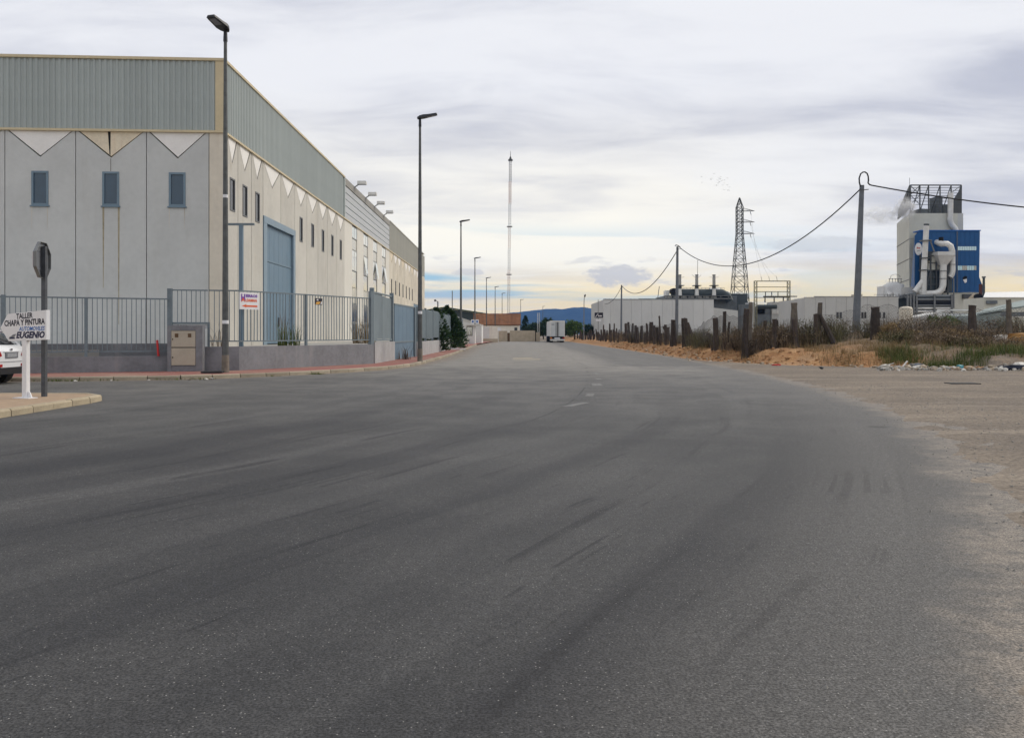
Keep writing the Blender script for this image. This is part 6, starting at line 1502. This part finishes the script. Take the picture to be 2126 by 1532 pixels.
for px in (1893.5, 1913.5, 1931.5, 1955.5, 1978.5, 1999.5): fr_.bar((m_(px), fy, zt0), (m_(px), fy, ztop_), .26); fr_.bar((m_(px), fy, ztop_), (m_(px) , fy + 6, zt0), .18)
for py in (383.5, 389, 394.5, 400, 405.5, 411, 417, 424): fr_.bar((m_(1893.5), fy, zz_(py)), (m_(1999.5), fy, zz_(py)), .13 if py > 384 else .3)
for py0, py1 in ((384, 404), (404, 424)): fr_.bar((m_(1893.5), fy, zz_(py0)), (m_(1913.5), fy, zz_(py1)), .15); fr_.bar((m_(1893.5), fy, zz_(py1)), (m_(1913.5), fy, zz_(py0)), .15)
fr_.bar((m_(1978.5), fy, zz_(400)), (m_(1999.5), fy, zz_(384)), .15)
part('roof_frame', fr_, 'galv_dark', t)
b = MB(); b.prism([(m_(1893), fy - .1, ztop_), (m_(1893), fy - .1, zt0 + 1.5), (at(1865, ly), ly, zt(456, ly)), (at(1867, ly), ly, zt(436, ly))], (-.3, 0, 0)); part('wind_screen', b, 'galv_dark', t)
b = MB(); b.prism([(m_(1976), fy - .2, zt0), (m_(2000), fy - .2, zt0), (m_(2000.5), fy - .2, ztop_), (m_(1998), fy - .2, zz_(390)), (m_(1984), fy - .2, zz_(412)), (m_(1976), fy - .2, zz_(420))], (0, .25, 0)); part('wind_screen', b, 'galv_dark', t)
b = MB(); b.prism([(m_(1913), fy + 2, zt0), (m_(1943), fy + 2, zt0), (m_(1943), fy + 2, zz_(431)), (m_(1921), fy + 2, zz_(430)), (m_(1915), fy + 2, zz_(438))], (0, 5, 0)); pbox(b, 1944, 1957, 408, 443, Y + 4, 4); pbox(b, 1958, 1975, 425, 443, Y + 4, 4); part('roof_unit', b, 'mid_metal', t)
b = MB(); b.tube([(m_(1970.5), Y - .8, zz_(402)), (m_(1970), Y - .8, zz_(449)), (m_(1969), Y - .8, zz_(456)), (m_(1972), Y - .8, zz_(466)), (m_(1980), Y - .8, zz_(476)), (m_(1983), Y - .8, zz_(486))], .72, 12); part('vent_duct', b, 'duct', t)
b = MB(); b.bar((m_(1892), fy, ztop_), (m_(1892), fy, zz_(368)), .08); part('aerial', b, 'galv_dark', t)

Y = 226
t = wthing('blue_building', 'blue clad factory block with white ducts and a round logo', 'factory', (m_(1967), Y, 0))
bp = [(1899, 607), (1899, 489), (1909, 479.5), (2031, 479.5), (2034.5, 481), (2033, 575), (2041, 596), (2041, 607.5)]
b = MB(); b.add([(m_(x), Y, zz_(y)) for x, y in bp] + [(at(x, Y + 9), Y + 9, zt(y, Y + 9)) for x, y in bp], [tuple(range(8))[::-1]] + [(i, (i+1) % 8, 8 + (i+1) % 8, 8 + i) for i in range(8)]); part('blue_walls', b, 'blue_clad', t)
b = MB(); b.prism([(m_(1899) - .01, Y + .1, zz_(489)), (at(1892, Y + 8.9), Y + 8.9, zt(592, Y + 8.9)), (at(1890, Y + 8.9), Y + 8.9, zt(607, Y + 8.9)), (m_(1899) - .01, Y + .1, zz_(607))], (.02, .01, 0)); part('blue_side', b, 'blue_clad', t)
b = MB(); b.box(m_(1910), m_(2035.5), Y - .25, Y + 4, zz_(480), zz_(477.9)); part('eaves', b, 'ink_blue', t)
for i in range(13):
    b = MB(); xx = m_(1904 + i*10); b.box(xx - .05, xx + .05, Y - .05, Y - .004, zz_(606.5), zz_(489 if i == 0 else 481.5)); part('cladding_seam', b, 'blue_clad', t)
b = MB()
for xx in (m_(1985.5), m_(1987.2)): b.bar((xx, Y - .25, zz_(606)), (xx, Y - .25, zz_(480)), .07)
for i in range(30): b.bar((m_(1985.5), Y - .25, zz_(604 - i*4.1)), (m_(1987.2), Y - .25, zz_(604 - i*4.1)), .05)
part('ladder', b, 'galv', t)
b = MB(); b.box(m_(1955), m_(2041), Y + .3, Y + 8, 0, zz_(607.5)); part('lower_wall', b, 'tower_cream', t)
for k_, (y0, y1) in enumerate(((512, 520), (552, 561))):
    for i in range(8):
        b = MB(); b.box(m_(1988 + i*4.9), m_(1992.4 + i*4.9), Y - .08, Y - .003, zz_(y1), zz_(y0)); part('window', b, 'glass_pale' if (k_ and i in (2, 3, 7)) else 'glass_sky', t)
b = MB(); cc_ = Vector((m_(1906.5), Y - .15, zz_(517.5))); b.prism([cc_ + Vector((.95*math.cos(a*.3142), 0, 1.65*math.sin(a*.3142))) for a in range(20)], (0, .1, 0)); lg = part('logo_disc', b, 'ink_white', t)
FBl = Fr((m_(1899), Y - .16), (1, 0)); write('linea', FBl, .45, 0, zz_(517), .55, .95, 'ink_red', lg, .04, .3, 'script')
b = MB(); b.prism([(m_(1903), Y - .17, zz_(521.5)), (m_(1911), Y - .17, zz_(519.6)), (m_(1911), Y - .17, zz_(520.4)), (m_(1903), Y - .17, zz_(522.6))][::-1], (0, .01, 0)); part('underline', b, 'ink_black', lg)
b = MB(); b.prism([(m_(1998), Y - .02, zz_(577)), (m_(2003), Y - .02, zz_(573)), (m_(2008), Y - .02, zz_(574)), (m_(2007), Y - .02, zz_(580)), (m_(2000), Y - .02, zz_(581))][::-1], (0, -.03, 0)); part('torn_hole', b, 'black', t)
b = MB(); b.prism([(m_(1999), Y - .06, zz_(581)), (m_(2007), Y - .06, zz_(579)), (m_(2007), Y - .06, zz_(586)), (m_(2003), Y - .06, zz_(588))][::-1], (0, -.03, 0)); part('torn_lining', b, 'ink_white', t)
b = MB(); b.box(m_(1998), m_(2018), Y - .6, Y + .2, zz_(620), zz_(611)); part('window', b, 'glass_dark', t)
# chimney, hopper and ducts in front
Y = 221
t = wthing('flue_stack', 'tall pale steel flue with ring platforms before the blue block', 'chimney', (m_(1920), Y, 0))
b = MB(); b.tube([(m_(1916.5), Y, zz_(612)), (m_(1918.5), Y, zz_(560)), (m_(1923.5), Y, zz_(466))], [.78, .72, .66], 14); part('flue', b, 'duct', t)
b = MB(); b.tube([(m_(1899), Y, zz_(606)), (m_(1906), Y, zz_(597)), (m_(1918), Y, zz_(580))], [.7, .7, .6], 10); part('inlet_duct', b, 'duct', t)
b = MB(); b.tube([(m_(1923.3), Y, zz_(469)), (m_(1923.6), Y, zz_(465.3))], .68, 14); part('rim', b, 'galv_dark', t)
for px, py in ((1922, 500), (1919.5, 536), (1917.5, 561)):
    b = MB(); b.cyl(m_(px), Y, zz_(py + .9), zz_(py - .7), 1.55 if py < 510 else 1.2, None, 14); part('ring_platform', b, 'galv' if py < 510 else 'galv_dark', t)
t = wthing('filter_hopper', 'pale funnel hopper on dark steelwork with a swan-neck duct below', 'hopper', (m_(1955), Y, 0))
b = MB()
for px in (1928, 1938, 1950, 1962, 1974): b.bar((m_(px), Y + 1.5, 0), (m_(px), Y + 1.5, zz_(525)), .3); b.bar((m_(px), Y + 4.5, 0), (m_(px), Y + 4.5, zz_(525)), .3)
for py in (530, 545, 560, 575, 590, 603): b.bar((m_(1926), Y + 1.5, zz_(py)), (m_(1976), Y + 1.5, zz_(py)), .22)
b.bar((m_(1928), Y + 1.4, zz_(600)), (m_(1938), Y + 1.4, zz_(560)), .25); b.bar((m_(1962), Y + 1.4, zz_(600)), (m_(1974), Y + 1.4, zz_(565)), .25)
part('steelwork', b, 'galv_dark', t)
b = MB(); pbox(b, 1927, 1955, 562, 606, Y + 2, 3); pbox(b, 1966, 1977, 545, 606, Y + 2, 3); pbox(b, 1926, 1942, 522, 540, Y + 2, 3); part('casing', b, 'dark_metal', t)
b = MB(); pbox(b, 1935, 1952, 527, 562, Y + 1.8, 2.5); part('filter_box', b, 'tower_cream', t)
b = MB(); hw = [(m_(1944), m_(1980), zz_(523)), (m_(1944), m_(1980), zz_(530)), (m_(1954), m_(1967.5), zz_(551))]; vs = []
for a, c_, z_ in hw: dd = (c_ - a)/2*.8; vs += [(a, Y + 1 - dd, z_), (c_, Y + 1 - dd, z_), (c_, Y + 1 + dd, z_), (a, Y + 1 + dd, z_)]
b.add(vs, [(j*4 + i, j*4 + 4 + i, j*4 + 4 + (i+1) % 4, j*4 + (i+1) % 4) for j in (0, 1) for i in range(4)] + [(0, 1, 2, 3)]); part('funnel', b, 'duct', t)
b = MB(); b.tube([(m_(1960.5), Y + .5, zz_(550)), (m_(1959.5), Y + .5, zz_(592)), (m_(1957.5), Y + .5, zz_(600)), (m_(1952), Y + .5, zz_(606)), (m_(1944), Y + .5, zz_(609)), (m_(1925), Y + .5, zz_(610)), (m_(1912), Y + .5, zz_(607)), (m_(1905), Y + .5, zz_(601))], .84, 14); part('swan_neck_duct', b, 'duct', t)
b = MB(); b.tube([(m_(1965), Y + 5, zz_(499)), (m_(1963), Y + 2, zz_(505)), (m_(1972), Y + 1.5, zz_(505)), (m_(1980), Y + 1.5, zz_(510)), (m_(1983), Y + 1.5, zz_(520)), (m_(1983.5), Y + 1.5, zz_(560)), (m_(1982.5), Y + 1.5, zz_(568)), (m_(1978), Y + 1.5, zz_(575))], .74, 14); part('return_duct', b, 'duct', t)
for px, py0, py1 in ((1960.3, 562, 563), (1959.9, 578, 579), (1983.3, 530, 531), (1983.4, 548, 549)):
    b = MB(); b.tube([(m_(px), Y + (.5 if px < 1970 else 1.5), zz_(py1)), (m_(px), Y + (.5 if px < 1970 else 1.5), zz_(py0))], 1.0 if px < 1970 else .88, 14); part('flange', b, 'galv', t)
b = MB(); b.tube([(m_(1966), Y + 3, zz_(490)), (m_(1966), Y + 3, zz_(502))], .6, 10); part('duct_boot', b, 'black', t)
b = MB(); b.bar((m_(1936), Y + 1, zz_(501)), (m_(1944), Y + 1, zz_(523)), .3); b.bar((m_(1979), Y - .2, zz_(577)), (m_(1979.5), Y - .2, zz_(640)), .26); part('pipe', b, 'galv', t)
# pipe rack and low plant at the foot
Y = 212; t = wthing('pipe_rack', 'grey steel pipe rack with stacked pipes below the flue', 'pipe rack', (m_(1940), Y, 0))
b = MB()
for px in (1884, 1890, 1897, 1903, 1940, 1976): b.bar((m_(px), Y, 0), (m_(px), Y, zz_(611)), .42)
part('uprights', b, 'galv', t)
for i, (py, r, m) in enumerate(((615, .3, 'mid_metal'), (622, .35, 'galv'), (628, .5, 'black'), (634, .3, 'galv'), (640, .3, 'duct'), (647, .35, 'duct'))):
    b = MB(); b.tube([(m_(1900), Y + .4, zz_(py)), (m_(1979), Y + .4, zz_(py))], r, 8); part('pipe', b, m, t)
b = MB(); b.prism([(m_(1836), Y + 1, zz_(622)), (m_(1905), Y + 1, zz_(606)), (m_(1905), Y + 1, zz_(612)), (m_(1836), Y + 1, zz_(628))][::-1], (0, 2, 0)); part('conveyor', b, 'mid_metal', t)
b = MB(); pbox(b, 1852, 1905, 618, 650, Y + 3, 4); pbox(b, 1905, 1978, 612, 650, Y + 3, 3); part('plant_block', b, 'dark_metal', t)
for i in range(9): b = MB(); pbox(b, 1836 + i*6, 1837 + i*6, 610 if i % 2 else 613, 618, Y + .5, .15); part('handrail_post', b, 'galv', t)
b = MB(); pbox(b, 1815, 1890, 611.3, 612, Y + .4, .12); part('walkway', b, 'galv_dark', t)
Y = 230; t = wthing('white_silo', 'white silo with a railing beside the cream tower', 'silo', (m_(1850), Y, 0))
b = MB(); b.tube([(m_(1855), Y, 0), (m_(1855), Y, zz_(592)), (m_(1855), Y, zz_(586))], [2.6, 2.6, .8], 18); part('shell', b, 'white_paint', t)
b = MB(); pbox(b, 1834, 1848, 594, 625, Y - 1, 4); part('box', b, 'white_paint', t)
b = MB(); b.prism([(m_(1838), Y - 2.4, zz_(612)), (m_(1865), Y - 2.4, zz_(598)), (m_(1900), Y - 2.4, zz_(596)), (m_(1902), Y - 2.4, zz_(606)), (m_(1838), Y - 2.4, zz_(620))][::-1], (0, 1.5, 0)); part('canopy', b, 'duct', t)
b = MB()
for k_ in range(10):
    a0, a1 = k_*.35, (k_+1)*.35; b.bar((m_(1852) + 1.3*math.cos(a0), Y - 2, zz_(577) + .8*math.sin(a0)), (m_(1852) + 1.3*math.cos(a1), Y - 2, zz_(577) + .8*math.sin(a1)), .08)
for px in (1840, 1846, 1852, 1858, 1864): b.bar((m_(px), Y - 2, zz_(579)), (m_(px), Y - 2, zz_(588)), .12)
b.bar((m_(1838), Y - 2, zz_(580)), (m_(1866), Y - 2, zz_(580)), .12); part('railing', b, 'galv', t)
Y = 208; b = MB(); b.cyl(m_(2042.5), Y, 0, zz_(577), .34, .28, 10); t = wthing('black_stack', 'thin black stack beside the blue block', 'chimney', (m_(2042.5), Y, 0)); part('flue', b, 'dark_metal', t)
b = MB(); b.cyl(m_(2042.5), Y, zz_(577), zz_(574), .45, .45, 10); part('cap', b, 'galv', t)
Y = 210; t = wthing('exhaust_horn', 'wide black mouthed exhaust horn under the blue block', 'exhaust', (m_(2025), Y, 0))
b = MB(); b.tube([(m_(2017), Y, 0), (m_(2018), Y, zz_(622)), (m_(2025), Y - .5, zz_(616))], [.9, 1.0, 1.1], 12); part('body', b, 'beige_wall', t)
b = MB(); e = Vector((m_(2024), Y - 1.7, zz_(616.5))); b.prism([e + Vector((1.1*math.cos(a*.3927), 0, .72*math.sin(a*.3927))) for a in range(16)], (0, .3, 0)); part('mouth', b, 'black', t)
b = MB(); b.bar((m_(2034), Y, 0), (m_(2036), Y, zz_(590)), .55); part('red_pipe', b, M('pipe_brown', (.10, .03, .02), .6), t)
# low sheds at the far right
Y = 180; t = wthing('gabled_shed', 'pale shed with a white sloping roof beyond the sheet roofs', 'shed', (m_(2080), Y, 0))
b = MB(); pbox(b, 2042, 2145, 618, 690, Y, 8); part('wall', b, 'tower_cream', t)
b = MB(); b.prism([(m_(2040), Y - .4, zz_(618)), (m_(2145), Y - .4, zz_(618)), (at(2145, Y + 4), Y + 4, zt(606, Y + 4)), (at(2046, Y + 4), Y + 4, zt(608, Y + 4))], (0, .1, .12)); part('roof', b, 'white_paint', t)
b = MB(); pbox(b, 2050, 2071, 624, 631, Y - .6, .5); part('vent', b, 'mid_metal', t)
Y = 140; t = wthing('sheet_shed', 'grey green sheet shed with a sloping roof and two small windows', 'shed', (m_(2060), Y, 0))
b = MB(); b.prism([(m_(2028), Y, 0), (m_(2100), Y, 0), (m_(2100), Y, zz_(645)), (m_(2028), Y, zz_(655))], (0, 10, 0)); part('wall', b, 'sheet_green', t)
b = MB(); b.prism([(m_(2026), Y - .3, zz_(654)), (m_(2150), Y - .3, zz_(634)), (at(2150, Y + 6), Y + 6, zt(620, Y + 6)), (at(2044, Y + 6), Y + 6, zt(645, Y + 6))], (0, 0, .25)); part('roof', b, 'sheet_green', t)
for a in (2052, 2061): b = MB(); pbox(b, a, a + 7, 671.5, 675.5, Y - .06, .05); part('window', b, 'glass_dark', t)
Y = 150; t = wthing('open_shed', 'open pale structure with round openings beside the sheet shed', 'shed', (m_(1990), Y, 0))
b = MB(); b.prism([(m_(1895), Y, 0), (m_(2030), Y, 0), (m_(2030), Y, zz_(655)), (m_(1952), Y, zz_(648)), (m_(1895), Y, zz_(660))], (0, 5, 0)); part('wall', b, 'factory_grey', t)
b = MB(); pbox(b, 1949, 1956, 642, 660, Y - .5, .6); pbox(b, 1955, 2020, 642.5, 645, Y - .5, 1.5); part('beam', b, 'white_paint', t)
for i in range(4): b = MB(); pbox(b, 1958 + i*12, 1967 + i*12, 651, 659, Y - .2, .15); part('white_drum', b, 'ink_white', t)
Y = 120; t = wthing('metal_rack', 'low dark metal rack at the edge of the yard', 'rack', (m_(2115), Y, 0))
b = MB(); pbox(b, 2102, 2145, 648, 656, Y, 3); part('canopy', b, 'mid_metal', t); b = MB(); pbox(b, 2102, 2145, 657, 659, Y - .2, .2); part('edge', b, 'duct', t)
b = MB(); pbox(b, 2105, 2109, 659, 690, Y, .5); pbox(b, 2115, 2119, 659, 690, Y, .5); part('legs', b, 'tower_cream', t)

# ------------------------------------------------------------------ birds
BP = [(512, 527), (520, 750), (885, 630), (930, 585), (1000, 400), (1160, 665), (1205, 585), (1270, 530), (1258, 622), (1215, 725), (1180, 775), (1318, 685), (1410, 655), (1410, 775), (1358, 855), (1095, 860), (1528, 575), (1530, 850), (1635, 935), (1405, 1040), (1550, 1060), (1608, 1070)]
Yb = 330
for i, (u, v) in enumerate(BP):
    px, py = 1430 + u/19.15, 340 + v/19.15; x, z_ = at(px, Yb), zt(py, Yb); rd_ = random.Random(i); s = rd_.uniform(1.1, 1.6); fl = rd_.uniform(-.15, .5); a = rd_.uniform(-.5, .5)
    b = MB(); d = Vector((math.sin(a), math.cos(a), 0)); sd = Vector((math.cos(a), -math.sin(a), 0)); c0 = Vector((x, Yb, z_))
    b.tube([c0 - d*.2*s, c0, c0 + d*.22*s], [.03, .085*s, .02], 6)
    for sg in (-1, 1): b.add([c0 + d*.08*s, c0 + sd*sg*.32*s + Vector((0, 0, fl*.3*s)), c0 + sd*sg*.55*s - d*.1*s + Vector((0, 0, fl*.45*s)), c0 - d*.08*s], [(0, 1, 2, 3)])
    solo('bird', b, 'bird', 'tiny dark bird of the flock flying above the lattice pylon', 'bird', (x, Yb, z_), 'birds flying above the lattice pylon')

# ------------------------------------------------------------------ steam and air
def volmat(name, col, dens, steam=None):
    m = bpy.data.materials.new(name); m.use_nodes = True; t = NT(m.node_tree); t.n.clear(); MAT[name] = m
    pv = t.node('ShaderNodeVolumePrincipled'); pv.inputs['Color'].default_value = col4(col); pv.inputs['Density'].default_value = dens
    o = t.node('ShaderNodeOutputMaterial'); t.l.new(pv.outputs[0], o.inputs['Volume'])
    if steam:
        tcn = t.node('ShaderNodeTexCoord'); ob = tcn.outputs['Object']
        ln = t.node('ShaderNodeVectorMath', operation='LENGTH'); t.l.new(ob, ln.inputs[0])
        fall = t.sm(ln.outputs['Value'], 1.0, .15); nz = t.noise(t.vmul(ob, steam), 1.6, 4, .6, .6)
        t.put(pv.inputs['Density'], t.math('MULTIPLY', t.math('MULTIPLY', fall, t.sm(nz, .38, .68)), dens))
    return m
volmat('steam_near', (.99, .99, .99), 2.2, (1.6, 1.2, 1.6)); volmat('steam_drift', (.99, .99, .99), .55, (3.2, 1.2, 1.8)); volmat('haze_air', (0.18, 0.42, 1.0), 7.0e-5)
def ellipsoid(name, c_, r, m, lab):
    b = MB(); n, k2 = 20, 10; vs = [(0, 0, -1)]
    for j in range(1, k2):
        th = math.pi*j/k2; vs += [(math.sin(th)*math.cos(6.2832*i/n), math.sin(th)*math.sin(6.2832*i/n), -math.cos(th)) for i in range(n)]
    vs.append((0, 0, 1)); e = len(vs) - 1; fs = [(0, 1 + (i+1) % n, 1 + i) for i in range(n)] + [(e, e - n + i, e - n + (i+1) % n) for i in range(n)]
    for j in range(k2 - 2):
        fs += [(1 + j*n + i, 1 + j*n + (i+1) % n, 1 + (j+1)*n + (i+1) % n, 1 + (j+1)*n + i) for i in range(n)]
    b.add(vs, fs); o = struct(name, b, m, 'stuff', lab); o.location = c_; o.scale = r; return o
Y = 242
ellipsoid('steam', (at(1880, 232), 232, zt(433, 232)), (3.6, 2.6, 3.6), 'steam_near', 'white steam puff leaving the top of the cream tower')
ellipsoid('steam', (at(1832, 233), 233, zt(447, 233)), (9.5, 3.0, 3.6), 'steam_drift', 'thin grey steam trail drifting from the cream tower')
Y = 224; ellipsoid('steam', (m_(1853), Y, zz_(596)), (2.6, 2.0, 2.2), 'steam_near', 'small steam puff beside the white silo')
b = MB(); b.box(-4700, 4700, -320, 7400, -6, 262); hz = struct('haze', b, 'haze_air', 'stuff', 'thin blue air between the street and the far mountain')
